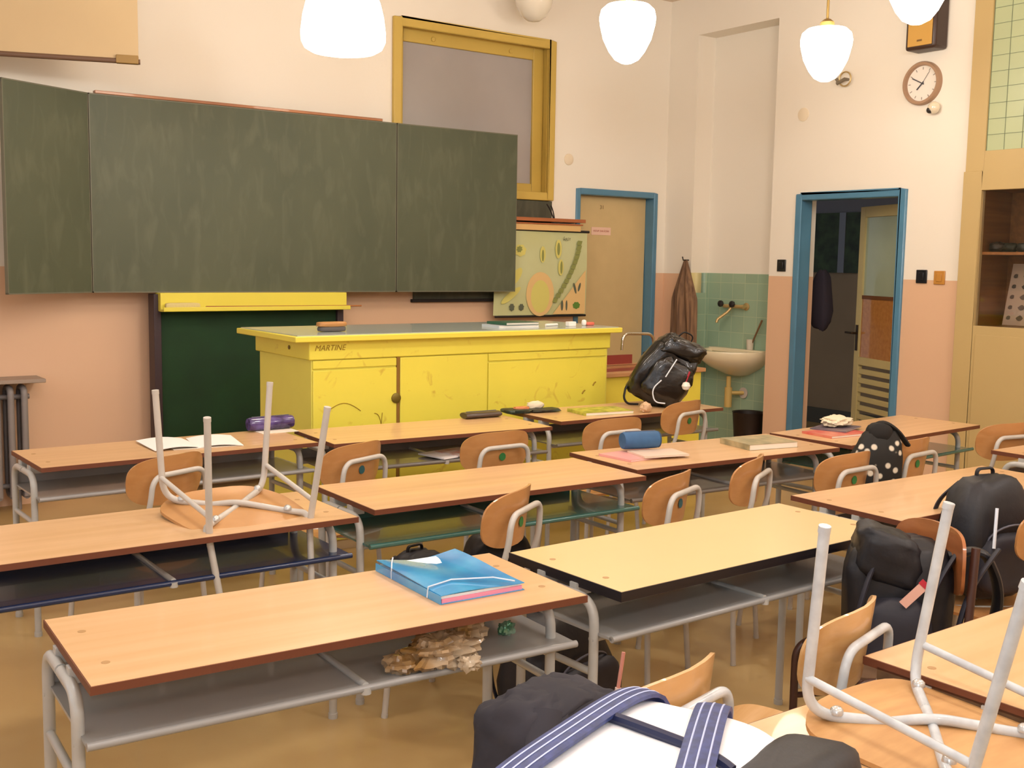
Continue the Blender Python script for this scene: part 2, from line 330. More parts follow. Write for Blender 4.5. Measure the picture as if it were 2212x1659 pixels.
tag(bpy.data.objects['wooden_pointer'], 'long thin wooden pointer lying along the yellow chalk tray', 'pointer')
q = M(); q.box(4.62, WX1, Yw-.022, Yw-.002, 1.34, 2.185); q.m = 1; q.box(4.60, WX1+.01, Yw-.036, Yw-.002, 1.32, 1.345)
tag(q.build('fixed_chalkboard', [chalk('old_board', '4A4B3C', '3F4033', '5C5B4A'), dark_m], bevel=.003), 'old dark fixed board on the wall behind the right wing of the chalkboard', 'chalkboard')
# map rack
mr = thing('map_rack', 'brown wooden map rack shelf with pale underside beside the closed door', 'shelf', (5.7, Yw-.003, 1.93))
q = M(); q.box(-.17, .58, -.16, 0, .075, .105); q.box(-.17, .56, -.15, 0, .05, .062); q.build('shelf_board', wood('red_wood', 'B97245', 'A96238'), mr, bevel=.003)
q = M(); q.box(-.17, .54, -.14, 0, 0, .05); q.build('shelf_box', mat('pale_wood', 'E0B879', .5), mr)
ch = thing('wall_chart', 'pale green botanical chart with algae drawings hanging from a black rod', 'chart', (5.84, 7.69, 1.175))
q = M(); W_, H_ = 1.0, .72
q.sheet(lambda u, v: ((u-.5)*W_, -.012*sin(v*pi)*(1-u*.4)-.004*sin(u*6), .03+v*H_), 16, 10, .002); paper = q.build('chart_sheet', mat('pale_green_paper', 'CBD0A2', .6, h2='C4C690', scale=2), ch)
q = M(); q.tube([(-.51, 0, H_+.035), (.52, 0, H_+.035)], .011); q.build('top_rod', mat('black_plastic', '1E1A1C', .4), ch)
q = M(); q.tube([(-.48, 0, .02), (.5, 0, .02)], .010); q.build('bottom_rod', MATS['black_plastic'], ch)
q = M(); q.tube(fillet([(.10, -.005, H_+.045), (.11, -.02, H_+.13), (.07, -.02, H_+.21), (.03, -.02, H_+.26)], .03), .006)
q.tube(fillet([(.10, -.005, H_+.045), (.12, -.02, H_+.12), (.10, -.02, H_+.20), (.075, -.02, H_+.25)], .03), .005); q.build('cord', MATS['black_plastic'], ch)
inkg = mat('olive_ink', '8B9150', .7); inky = mat('yellow_ink', 'D8D074', .7); inko = mat('cream_ink', 'E3C083', .7); inkd = mat('dark_ink', '5E6350', .7); inkgr = mat('green_ink', '5F8A35', .7)
def drawing(pts, m, lift=0):
    q = M(); q.add([(x, -.0165-lift, z) for x, z in pts], [tuple(range(len(pts)))]); q.build('drawing', m, paper)
def ell(cx, cz, a, b, rot=0, n=24, wob=0):
    return [(cx+a*cos(t)*cos(rot)*(1+wob*sin(7*t))-b*sin(t)*sin(rot)*(1+wob*sin(7*t)), cz+a*cos(t)*sin(rot)*(1+wob*sin(7*t))+b*sin(t)*cos(rot)*(1+wob*sin(7*t))) for t in [2*pi*i/n for i in range(n)]]
for a in ([(.12, .035), (.48, .035), (.48, .42)], ell(-.02, .21, .15, .19)): drawing(a, inko)
for a in (ell(-.02, .19, .10, .14), ell(-.28, .36, .09, .04, .9), ell(-.33, .2, .12, .03, .6), ell(-.24, .58, .06, .05, 0, 24, .08), ell(.0, .55, .03, .07), ell(.17, .60, .035, .08), ell(.20, .44, .03, .07)): drawing(a, inky, .001)
for i in range(13):
    t = i/12; x = .40-.26*t**1.6; z = .66-.50*t; drawing([(x-.03, z-.02), (x+.02, z-.024), (x+.035, z+.014), (x-.014, z+.018)], inkg, .002)
for a in (ell(.0, .54, .012, .05), ell(.17, .60, .016, .055), ell(.205, .44, .012, .055), ell(-.25, .59, .03, .025, .4, 30, .15)): drawing(a, inkg, .002)
for a in (ell(.36, .26, .012, .05, .3), ell(.41, .27, .012, .04, -.3), ell(.22, .11, .014, .045), ell(.27, .11, .01, .045), ell(-.32, .10, .026, .03, 0, 30, .12), ell(-.22, .10, .026, .028, 0, 30, .12)): drawing(a, inkd, .0025)
drawing(ell(.38, .11, .04, .03, 0, 30, .08), inkgr, .003)
text('chart_title', 'ŘASY', .035, inkd, paper, (.26, -.02, .685), (pi/2, 0, 0))
# projection screen
ps = thing('projection_screen', 'beige pull-down projection screen above the left end of the chalkboard', 'projection screen', (2.218, 7.05, 2.83), math.atan2(-.25, .688))
q = M(); q.box(-1.85, 0, 0, .004, .02, 1.15); q.build('screen_sheet', mat('beige_screen', 'CFB68C', .7, noise=.04, scale=2), ps)
q = M(); q.tube([(-1.86, 0, .01), (0.01, 0, .01)], .016); q.build('bottom_bar', mat('brown_bar', '6E5340', .5), ps)
q = M(); q.tube([(-1.86, 0, 1.15), (0.01, 0, 1.15)], .03); q.build('roller_tube', mat('brown_bar', '6E5340', .5), ps)
q = M(); q.box(-.13, .0, -.02, .025, -.005, .045); q.build('end_cap', mat('olive_cap', '9A7A40', .5), ps, bevel=.004)
q = M(); q.tube([(-.1, 0, 1.17), (-.1, 0, ZC-2.83)], .006); q.build('hanger_wire', alu, ps)
q = M(); q.tube([(-1.75, 0, 1.17), (-1.75, 0, ZC-2.83)], .006); q.build('hanger_wire', alu, ps)
# radiator
rad = thing('radiator', 'grey ribbed radiator against the front wall at the far left', 'radiator', (1.30, 7.66, 0))
rm = mat('grey_radiator_paint', '8D8684', .45, noise=.1)
for i in range(9):
    q = M(); x = -.34+i*.082; q.tube(fillet([(x, -.07, .10), (x, -.07, .80), (x, .07, .80), (x, .07, .10), (x, -.069, .10)], .05), .021, 10); q.box(x-.006, x+.006, -.06, .06, .1, .8)
    q.build('rib', rm, rad)
for a_ in ([(-.36, 0, .74), (.36, 0, .74)], [(-.36, 0, .16), (.36, 0, .16)], [(-.3, 0, 0), (-.3, 0, .14)], [(.28, 0, 0), (.28, 0, .14)]): q = M(); q.tube(a_, .017); q.build('pipe', rm, rad)
q = M(); q.box(-.6, .44, -.12, .13, .835, .86); tag(q.build('radiator_shelf', mat('dusty_grey', 'A08E80', .6), loc=(1.30, 7.66, 0), bevel=.004), 'narrow grey shelf board above the radiator at the far left', 'shelf')

# ================================================================== TEACHER'S BENCH
by = dirty('worn_yellow_paint', 'EEE254', 'C8A23A')
side_y = mat('clean_yellow_paint', 'E9E062', .4, noise=.02)
tb = thing('demonstration_bench', 'long bright yellow demonstration bench with a grey top in front of the chalkboard', 'bench', (3.75, 5.62, 0))
q = M(); q.box(-1.06, 1.09, .01, .72, .06, 1.12); q.build('body', side_y, tb, bevel=.003)
q = M(); q.box(-1.08, 1.10, -.008, .74, 1.10, 1.205); q.build('apron', by, tb, bevel=.006)
q = M(); q.box(-1.04, 1.07, .03, .70, 0, .06); q.build('plinth', mat('beige_plinth', 'C7AE84', .6), tb)
q = M(); q.box(-1.19, 1.15, -.07, .76, 1.205, 1.238); q.build('top_edge', yel, tb, bevel=.005)
q = M(); q.box(-1.17, 1.13, -.05, .74, 1.238, 1.243); o = q.build('worktop', mat('blue_grey_laminate', 'A9B4AE', .22, noise=.06, coat=.3), tb); o['label'] = 'glossy blue-grey worktop'
for nm, x0, x1, dz in (('cupboard_door', -1.055, -.525, 1.04), ('front_panel', -.50, .115, 1.095), ('front_panel', .125, 1.07, 1.04)):
    q = M(); q.box(x0, x1, -.004, .012, .08, dz)
    if dz < 1.06: q.box(x0, x1, -.002, .012, 1.05, 1.095)
    q.build(nm, by, tb, bevel=.003)
q = M(); q.box(-.523, -.503, -.0005, .012, .08, 1.1); q.build('hinge_strip', mat('rusty_gap', '8A6420', .6), tb)
q = M(); q.lathe([(.004, -.004), (.012, -.004), (.012, 0)], (-1.081, .25, 1.155), axis='x', n=12); q.lathe([(.03, 0), (.03, -.008), (.02, -.012)], (-.53, -.004, .86), axis='y', n=16); q.build('lock_plate', mat('old_brass', '7A6A2A', .4, metal=.5), tb)
text('graffiti', 'MARTINE', .045, mat('pencil_scrawl', '9A7C18', .7), tb, (-.955, -.0095, 1.165), (pi/2, 0, .0), ext=.0004, shear=.3)
PS = MATS['pencil_scrawl']
for a_ in ([(-.62+.09*sin(t*1.4)-.14*t, -.0055, .62+.16*sin(t*1.57)) for t in [i/12 for i in range(13)]], [(-.98+.22*t, -.0055, .80+.05*sin(t*pi)) for t in [i/10 for i in range(11)]],
           [(-.62-.09*t, -.0055, .78-.38*t**.6) for t in [i/10 for i in range(11)]]): q = M(); q.tube(a_, .0022, 5); q.build('scribble', PS, tb)
for x, z in ((.88, .82), (.97, .87), (.91, .70), (-.44, .56), (-.90, .52), (.45, .60)): q = M(); q.tube([(x-.012, -.0055, z-.012), (x, -.0055, z+.004), (x+.012, -.0055, z+.010)], .005, 5); q.build('scribble', PS, tb)
chrome = mat('chrome', 'CFCBC0', .15, metal=1); blackp = MATS['black_plastic']
q = M(); q.tube([(1.09, .2, .80), (1.15, .2, .80)], .012); q.tube(fillet([(1.15, .2, .80), (1.16, .2, .86), (1.16, .2, .90)], .01), .016); q.tube([(1.12, .16, .80), (1.12, .24, .80)], .01)
q.build('gas_tap', chrome, tb)
su = thing('sink_cabinet', 'low yellow sink cabinet with a red-brown rim at the right end of the demonstration bench', 'sink cabinet', (5.50, 5.95, 0))
q = M(); q.box(-.58, .55, 0, .5, 0, .86); q.build('body', yel, su, bevel=.003)
q = M()
for b in ((-.60, .57, -.03, .06), (-.60, .57, .44, .52), (-.60, -.50, .06, .44), (.47, .57, .06, .44)): q.box(*b, .86, .89)
q.build('rim', mat('tan_worktop', 'C08F62', .4), su, bevel=.004)
q = M(); q.box(-.50, .47, .06, .44, .861, .866); q.box(-.60, .3, .50, .52, .89, .96); q.build('basin', mat('maroon_enamel', '8A3B34', .3), su)
tp = thing('gooseneck_tap', 'chrome gooseneck mixer tap standing on the yellow sink cabinet', 'tap', (5.62, 6.02, .89))
q = M(); q.lathe([(.028, 0), (.03, .015), (.018, .03), (.018, .1), (.012, .11)], (0, 0, 0)); q.build('base', chrome, tp)
q = M(); q.tube(fillet([(0, 0, .1), (0, 0, .26), (-.30, 0, .27), (-.31, 0, .15)], .07, 8), .011); q.build('spout', chrome, tp)
for s_ in (-1, 1):
    q = M(); q.tube([(0, 0, .06), (s_*.07, 0, .07)], .012); q.tube([(s_*.07, 0, .05), (s_*.09, -.01, .13)], [.013, .018]); q.build('handle', MATS['black_plastic'] if s_ < 0 else chrome, tp)
# things on the bench
q = M(); q.puff((0, 0, .016), (.17, .06, .03), .4, 10); q.m = 1; q.puff((0, 0, .043), (.185, .065, .03), .4, 10, wob=.06)
tag(q.build('blackboard_eraser', [mat('felt_grey', '5E5A58', .9), wood('eraser_wood', 'C79257', 'B07B42')], loc=(2.90, 5.80, 1.243), rot=(0, 0, .05)), 'wooden backed board eraser lying on the left part of the bench top', 'eraser')
for i, (h, z0, sz, lab) in enumerate((('C9D0D4', 0, .30, 'white and grey exercise book under the green one on the bench top'), ('2F5B45', .018, .26, 'dark green book lying on top of a pale one on the bench top'))):
    q = M(); q.box(-sz/2, sz/2, -.10, .10, .002, .014); q.m = 1; q.box(-sz/2-.003, sz/2+.003, -.103, .103, 0, .002); q.box(-sz/2-.003, sz/2+.003, -.103, .103, .014, .016); q.box(-sz/2-.004, -sz/2, -.103, .103, 0, .016)
    tag(q.build('book', [mat('page_white', 'E6E2D6', .7), mat('cover_'+h, h, .4)], loc=(4.18+i*.02, 5.82, 1.243+z0), rot=(0, 0, -.05+.08*i)), lab, 'book')
q = M(); q.box(-.03, .03, -.02, .02, 0, .03); tag(q.build('chalk_box', mat('white_card', 'F2EEE6', .6), loc=(4.62, 5.75, 1.243), bevel=.003), 'small white chalk box near the right end of the bench top', 'box')
q = M(); q.tube([(-.05, 0, .008), (.06, .02, .008)], .008, 8); tag(q.build('chalk', mat('white_chalk', 'F4F0E8', .8), loc=(4.50, 5.80, 1.243)), 'stick of white chalk lying left of the small white box', 'chalk')
q = M(); q.puff((0, 0, .02), (.03, .03, .04), .7, 8); q.m = 1; q.puff((.05, 0, .012), (.07, .03, .024), .5, 8)
tag(q.build('sharpener', [MATS['white_chalk'], mat('coral_plastic', 'E0705A', .4)], loc=(4.74, 5.76, 1.243)), 'tiny white and coral red object at the right end of the bench top', 'sharpener')
# ================================================================== RIGHT WALL THINGS
# wash basin
ivory = mat('ivory_ceramic', 'EADDBC', .25, coat=.4); wb = thing('wash_basin', 'ivory ceramic wash basin on the green tiled niche wall', 'wash basin', (7.592, 6.98, .78))
def half(q, k=0):
    for i in range(k, len(q.v)):
        if q.v[i].x > 0: q.v[i].x = 0
q = M(); q.lathe([(.05, -.12), (.12, -.10), (.25, -.03), (.33, .04), (.35, .10), (.345, .12), (.30, .12), (.25, .04), (.12, -.02), (.03, -.03)], (0, 0, 0), 40, 1.25, 1.0); half(q)
q.build('bowl', ivory, wb)
q = M(); q.box(-.09, -.002, -.32, .32, .09, .13); q.build('back_ledge', ivory, wb, bevel=.01)
q = M(); q.tube([(-.12, .02, -.12), (-.12, .02, -.24)], .022); q.tube([(-.12, .02, -.22), (-.12, .02, -.40)], .034, 14); q.tube([(-.12, .02, -.27), (-.006, -.06, -.27)], .018); q.build('trap_pipe', mat('yellowed_plastic', 'CDAE66', .4), wb)
q = M(); q.lathe([(.05, 0), (.05, .008), (.02, .012)], (-.014, -.06, -.27), axis='x', n=20); q.build('pipe_collar', mat('pale_grey_plastic', 'C9BDB2', .4), wb)
wt = thing('wall_tap', 'old brass wall tap with black handles on the green tiles', 'tap', (7.592, 7.05, 1.29))
brass = mat('worn_brass', 'C2A873', .35, metal=.5)
q = M(); q.tube([(-.06, -.14, .0), (-.06, .10, 0)], .017); q.tube([(0, -.12, 0), (-.06, -.12, 0)], .02); q.lathe([(.035, 0), (.035, -.008), (.02, -.014)], (0, -.12, 0), axis='x', n=16); q.build('body', brass, wt)
q = M(); q.tube(fillet([(-.06, 0, 0), (-.09, .02, -.05), (-.16, .08, -.12), (-.17, .08, -.15)], .03), .013); q.build('spout', brass, wt)
for y in (-.02, .12):
    q = M(); q.lathe([(.012, -.03), (.03, -.02), (.03, .0), (.014, .012)], (-.075, y, .02), axis='x', n=8); q.build('handle', blackp, wt)
q = M(); q.lathe([(.028, 0), (.034, .09), (.03, .09), (.026, .01)], (0, 0, 0), 20); tag(q.build('plastic_cup', mat('pale_cup', 'D8CDBB', .4), loc=(7.545, 6.83, .911)), 'pale cup standing on the right corner of the wash basin', 'cup')
q = M(); q.tube([(0, 0, .012), (.0, -.13, .27)], [.007, .009], 8); tag(q.build('toilet_brush', mat('brown_handle', '7A5A3A', .5), loc=(7.545, 6.83, .911)), 'thin brown stick leaning in the cup on the wash basin', 'stick')
q = M(); q.lathe([(.11, 0), (.14, .36), (.145, .37), (.13, .365), (.10, .02)], (0, 0, 0), 28); tag(q.build('waste_bin', mat('dark_brown_bin', '231712', .5), loc=(7.44, 6.72, 0)), 'dark brown waste bin on the floor under the wash basin', 'bin')
# hanging cloth coat on the strip of wall left of the niche
ct = thing('hanging_coat', 'striped grey-brown coat hanging from a hook left of the green tiled niche', 'coat', (Xw-.02, 7.47, 1.70))
cm = mat('striped_coat_cloth', '8E6E52', .9, h2='5E4636', scale=7, stretch=(6, 6, .35), bump=.3)
def coat_fn(u, v):
    h = v*.95; wd = .02+.115*min(1, (h/.36))**.9+.05*h; a = (u-.5)*2
    y = a*wd; fold = .018*sin(a*9+v*3)*min(1, h*3); return (-.02-(.075*(1-a*a)*min(1, h*3)+fold), y, -h)
q = M(); q.sheet(coat_fn, 40, 30, .004); q.build('cloth', cm, ct)
q = M(); q.tube([(.02, 0, .0), (-.05, 0, .0), (-.06, 0, .03)], .006); q.build('hook', mat('steel_hook', '55504A', .4, metal=.7), ct)
# switches
for y, z, h, lab, gy in ((6.36, 1.665, '15161C', 'black square light switch between the niche and the open doorway', 1), (5.01, 1.60, '12141C', 'black square light switch right of the open doorway', 0), (4.86, 1.595, 'C48A3E', 'tan brown light switch beside the black one near the cabinet', 0)):
    t = thing('light_switch', lab, 'light switch', (Xw, y, z))
    q = M(); q.box(-.012, 0, -.045, .045, -.05, .05); q.build('plate', mat('sw'+h, h, .3), t, bevel=.004)
    q = M(); q.box(-.018, -.012, -.022, .022, -.03, .03); q.build('rocker', mat('sw'+h, h, .3), t, bevel=.003)
# clock
ck = thing('wall_clock', 'round wall clock with tan rim and white face above the open doorway', 'clock', (Xw, 5.09, 3.02))
q = M(); q.lathe([(.128, 0), (.158, 0), (.158, -.03), (.150, -.042), (.132, -.042), (.128, -.02), (.128, 0)], (0, 0, 0), 48, axis='x', cap=False)
q.build('rim', mat('tan_rim', 'A8876C', .4), ck)
q = M(); q.lathe([(.0005, -.012), (.132, -.012), (.132, 0)], (0, 0, 0), 40, axis='x'); q.build('face', mat('clock_white', 'EDE6DC', .5), ck)
q = M()
for i in range(12):
    a = i*pi/6; r0, r1 = (.10, .118)
    q.tube([(-.0135, -sin(a)*r0, cos(a)*r0), (-.0135, -sin(a)*r1, cos(a)*r1)], .003, 5)
q.build('hour_marks', mat('grey_mark', '9A8F86', .6), ck)
for nm, a, L, r in (('hour_hand', 225, .06, .005), ('minute_hand', 297, .095, .004), ('second_hand', 35, .10, .0015)):
    q = M(); a = R(a); q.tube([(-.018, sin(a)*.015, -cos(a)*.015), (-.018, -sin(a)*L, cos(a)*L)], r, 6); q.xf(Matrix.Scale(-1, 4, (0, 1, 0))); q.xf(Matrix.Scale(-1, 4, (0, 1, 0)))
    q.build(nm, mat('dark_hand', '4A4A52', .5), ck)
# loudspeaker
sp = thing('wall_loudspeaker', 'dark boxed wall loudspeaker with a tan front, above the wall clock', 'loudspeaker', (Xw, 5.03, 3.24))
q = M(); q.box(-.16, 0, -.125, .125, 0, .40); q.build('case', mat('dark_brown_case', '3E2A22', .4), sp, bevel=.02)
q = M(); q.box(-.166, -.158, -.10, .10, .025, .375); q.build('front', mat('tan_speaker_cloth', 'C79A4C', .7), sp, bevel=.004)
q = M(); q.box(-.169, -.165, -.02, .02, .055, .068); q.build('badge', mat('brown_badge', '7A5A30', .5), sp)
for y, z, r, lab in ((4.965, 2.83, .045, 'small round glass ball fitting just below the wall clock'),):
    t = thing('wall_fitting', lab, 'wall fitting', (Xw, y, z))
    q = M(); q.puff((-.04, 0, 0), (.08, .09, .09), 1, 12); q.build('globe', mat('clear_ball', 'E6D9BF', .05, coat=.8), t)
    q = M(); q.puff((-.055, .02, -.018), (.05, .055, .05), 1, 10); q.build('lens', mat('dark_lens', '2E2C2C', .2), t)
t = thing('wall_bracket', 'small round wire wall bracket beside the second pendant lamp from the right', 'bracket', (Xw, 5.77, 3.13))
q = M(); q.tube([(-.04, .055*cos(a), .055*sin(a)) for a in [2*pi*i/20 for i in range(21)]], .006, 6); q.build('ring', brass, t)
q = M(); q.tube([(0, 0, 0), (-.05, 0, 0)], .012); q.tube([(-.04, .06, -.02), (-.04, .10, .03)], .012); q.tube([(-.04, 0, 0), (-.05, .07, -.03)], .014); q.build('arm', mat('grey_bracket', '8A8070', .4, metal=.5), t)
for y, z, lab in ((6.20, 2.90, 'flush round white junction cover on the wall above the open doorway'),):
    q = M(); q.lathe([(.055, 0), (.055, -.006), (.045, -.01)], (0, 0, 0), 28, axis='x'); tag(q.build('junction_cover', mat('cover_white', 'EBDCC2', .6), loc=(Xw, y, z)), lab, 'junction cover')
q = M(); q.lathe([(.05, 0), (.05, -.006), (.04, -.01)], (0, 0, 0), 28, axis='y'); tag(q.build('junction_cover', mat('cover_white', 'EBDCC2', .6), loc=(6.20, Yw, 2.56)), 'flush round white junction cover on the front wall right of the inner window', 'junction cover')

# built-in cabinet ------------------------------------------------------
oc = mat('cabinet_ochre', 'C6AC76', .42, noise=.04, scale=2); CY0, CY1 = 2.3, 4.68
cb = thing('built_in_cabinet', 'tall ochre built-in cabinet with a glazed showcase at the right edge', 'cabinet', (Xw, CY1, 0))
def cbx(q, x0, x1, ya, yb, z0, z1): q.box(x0, x1, -yb, -ya, z0, z1)      # ya..yb measured towards the camera from the cabinet's far side
D = CY1-CY0
q = M(); cbx(q, -.06, .0, 0, .145, 0, 2.35); cbx(q, -.06, 0, .145, D, 0, 1.262); cbx(q, -.06, 0, .145, D, 2.215, 2.35); cbx(q, -.06, 0, 1.6, D, 1.262, 2.215)
cbx(q, -.04, 0, 0, .14, 2.35, ZC); cbx(q, -.04, 0, .14, D, 2.35, 2.49)
cbx(q, 0, .45, 0, .02, 0, ZC); cbx(q, 0, .45, D-.02, D, 0, ZC); cbx(q, .43, .45, .02, D-.02, 0, ZC); cbx(q, -.04, 0, 1.75, 1.85, 2.49, ZC)
q.build('carcass', oc, cb, bevel=.003)
for y0, y1 in ((.17, 1.2), (1.22, 2.25)):
    q = M(); cbx(q, -.068, -.06, y0, y1, .1, 1.20); q.build('door', oc, cb, bevel=.004)
brn = wood('showcase_wood', '8E5A2A', '7A4A20', .5)
q = M(); cbx(q, .0, .35, .13, .145, 1.262, 2.215); cbx(q, .0, .35, 1.6, 1.615, 1.262, 2.215); cbx(q, .34, .36, .145, 1.6, 1.262, 2.215); cbx(q, 0, .35, .145, 1.6, 1.25, 1.262); cbx(q, 0, .35, .145, 1.6, 2.215, 2.225)
q.build('showcase_lining', brn, cb)
q = M(); cbx(q, .0, .33, .146, 1.599, 1.765, 1.785); q.build('showcase_shelf', wood('shelf_wood', 'B97A40', 'A56A34', .4), cb)
gm = mat('clear_glass', 'FFFFFF', .02, trans=1)
q = M(); cbx(q, -.03, -.026, .145, 1.6, 1.262, 2.215); q.build('showcase_glass', gm, cb)
gp = mat('mint_wired_glass', 'B9C49A', .3, noise=.05, scale=2); q = M(); cbx(q, -.02, -.012, .14, 1.75, 2.49, ZC); q.build('upper_pane', gp, cb)
q = M()
for i in range(12): cbx(q, -.024, -.02, .14+.13*i, .143+.13*i, 2.49, ZC)
for i in range(14): cbx(q, -.024, -.02, .14, 1.75, 2.60+.108*i, 2.603+.108*i)
q.build('grid_lines', mat('grid_grey', '7F8A70', .6), cb)
# showcase contents
t = thing('mineral_poster', 'pale paper poster with rows of small mineral pictures inside the showcase', 'poster', (Xw+.18, 4.50, 1.265))
q = M(); q.sheet(lambda u, v: (.04+.1*v, -.02-.42*u, .0+.44*v), 4, 4, .003); p_ = q.build('sheet', mat('mauve_paper', 'CDB49A', .7), t)
q = M()
for r_ in range(5):
    for c_ in range(5):
        v = .12+.17*r_; y = -.06-.085*c_; n = 8; rr = .017+.006*((r_*3+c_) % 3)
        q.add([(.04+.1*(v+rr*1.2*sin(2*pi*i/n)/.44)-.004, y+rr*(1+.3*sin(i*3+c_))*cos(2*pi*i/n), .44*v+rr*.9*sin(2*pi*i/n)) for i in range(n)], [tuple(range(n))])
q.build('pictures', mat('mineral_ink', '5F5348', .7), p_)
text('poster_title', 'MINERÁLY', .03, mat('mineral_ink', '5F5348', .7), p_, (.04+.093, -.22, .415), (pi/2-.2, 0, -pi/2))
for i, (y, s_, h) in enumerate(((4.49, .10, '4A3A2C'), (4.39, .09, '3C3A2A'), (4.29, .09, '36342A'), (4.21, .05, 'D8C2A8'))):
    q = M(); q.puff((0, 0, s_*.36), (s_*1.1, s_*1.2, s_*.75), .9, 10, wob=.25, seed=i, wf=4)
    tag(q.build('mineral_specimen', mat('rock'+h, h, .5, noise=.5, scale=20), loc=(Xw+.12, y, 1.785)), ['dark brown mineral lump at the far left end of the showcase shelf', 'dark olive mineral lump, second from the left on the showcase shelf', 'blackish mineral lump next to the white one on the showcase shelf', 'small white mineral at the right of the dark lumps in the showcase'][i], 'mineral')


# corridor picture and coat
q = M(); q.box(-.02, 0, -.85, .55, 0, .62); q.m = 1; q.box(-.024, -.02, -.12, -.04, 0, .62)
tag(q.build('corridor_mural', [mat('dark_foliage', '3E5236', .7, h2='2A3428', scale=9), mat('pale_post', '7F8490', .6)], loc=(9.598, 7.55, 1.60)), 'dark green leafy picture on the corridor wall seen through the open doorway', 'picture')
q = M(); q.puff((0, 0, -.22), (.14, .20, .50), .7, 14, lambda p: (p.x, p.y*(1-.9*(p.z+.1)), p.z), .12, 3)
tag(q.build('dark_jacket', mat('navy_cloth', '2A2430', .9, bump=.3), loc=(7.80, 6.27, 1.60)), 'dark jacket hanging in the corridor just behind the left side of the doorway', 'jacket')

# ================================================================== LAMPS
glow = mat('lit_opal_glass', 'FFF1DC', .3, emit=21)
ac = [(.0005, -.17), (.03, -.166), (.07, -.145), (.105, -.10), (.14, -.03), (.160, .05), (.165, .09), (.155, .135), (.125, .162), (.08, .172), (.04, .175)]
def pendant(x, y, z, lab, prof=ac, top=.175, s=1):
    t = thing('pendant_lamp', lab, 'lamp', (x, y, z), group='lit pendant lamps'); 
    q = M(); q.lathe([(r*s, h*s) for r, h in prof], n=40); q.build('glass_globe', glow, t, smooth=80)
    q = M(); q.lathe([(.045, top*s-.01), (.045, top*s+.03), (.02, top*s+.05)], n=20); q.build('fitter', mat('brass_fitter', 'A58A50', .4, metal=.6), t)
    q = M(); q.tube([(0, 0, top*s+.04), (0, 0, ZC-z-.03)], .009); q.lathe([(.05, ZC-z-.04), (.055, ZC-z)], n=20); q.build('stem', MATS['brass_fitter'], t)
pendant(4.43, 5.05, 2.99, 'lit acorn shaped pendant lamp in front of the wall right of the inner window')
pendant(5.94, 4.83, 3.02, 'lit acorn shaped pendant lamp hanging over the open doorway on a long stem')
pendant(5.07, 3.56, 3.065, 'lit acorn shaped pendant lamp cut by the top edge in front of the loudspeaker')
bell = [(.0005, -.17), (.1, -.168), (.17, -.155), (.205, -.135), (.222, -.10), (.223, -.05), (.213, .03), (.195, .10), (.165, .16), (.12, .20), (.05, .22)]
pendant(2.80, 5.46, 2.905, 'large lit bell shaped white pendant lamp with a flat bottom above the chalkboard', bell, .22)
t = thing('ceiling_globe', 'unlit white glass globe lamp hanging above the inner window', 'lamp', (5.53, 7.45, 3.74))
q = M(); q.lathe([(.0005, -.155), (.05, -.145), (.10, -.11), (.14, -.04), (.16, .04), (.155, .10), (.12, .15), (.06, .165)], n=40)
q.build('glass_globe', mat('white_opal_glass', 'EBE3D2', .15, coat=.7), t, smooth=80)
q = M(); q.tube([(0, 0, .15), (0, 0, ZC-3.74)], .03); q.build('stem', MATS['brass_fitter'], t)
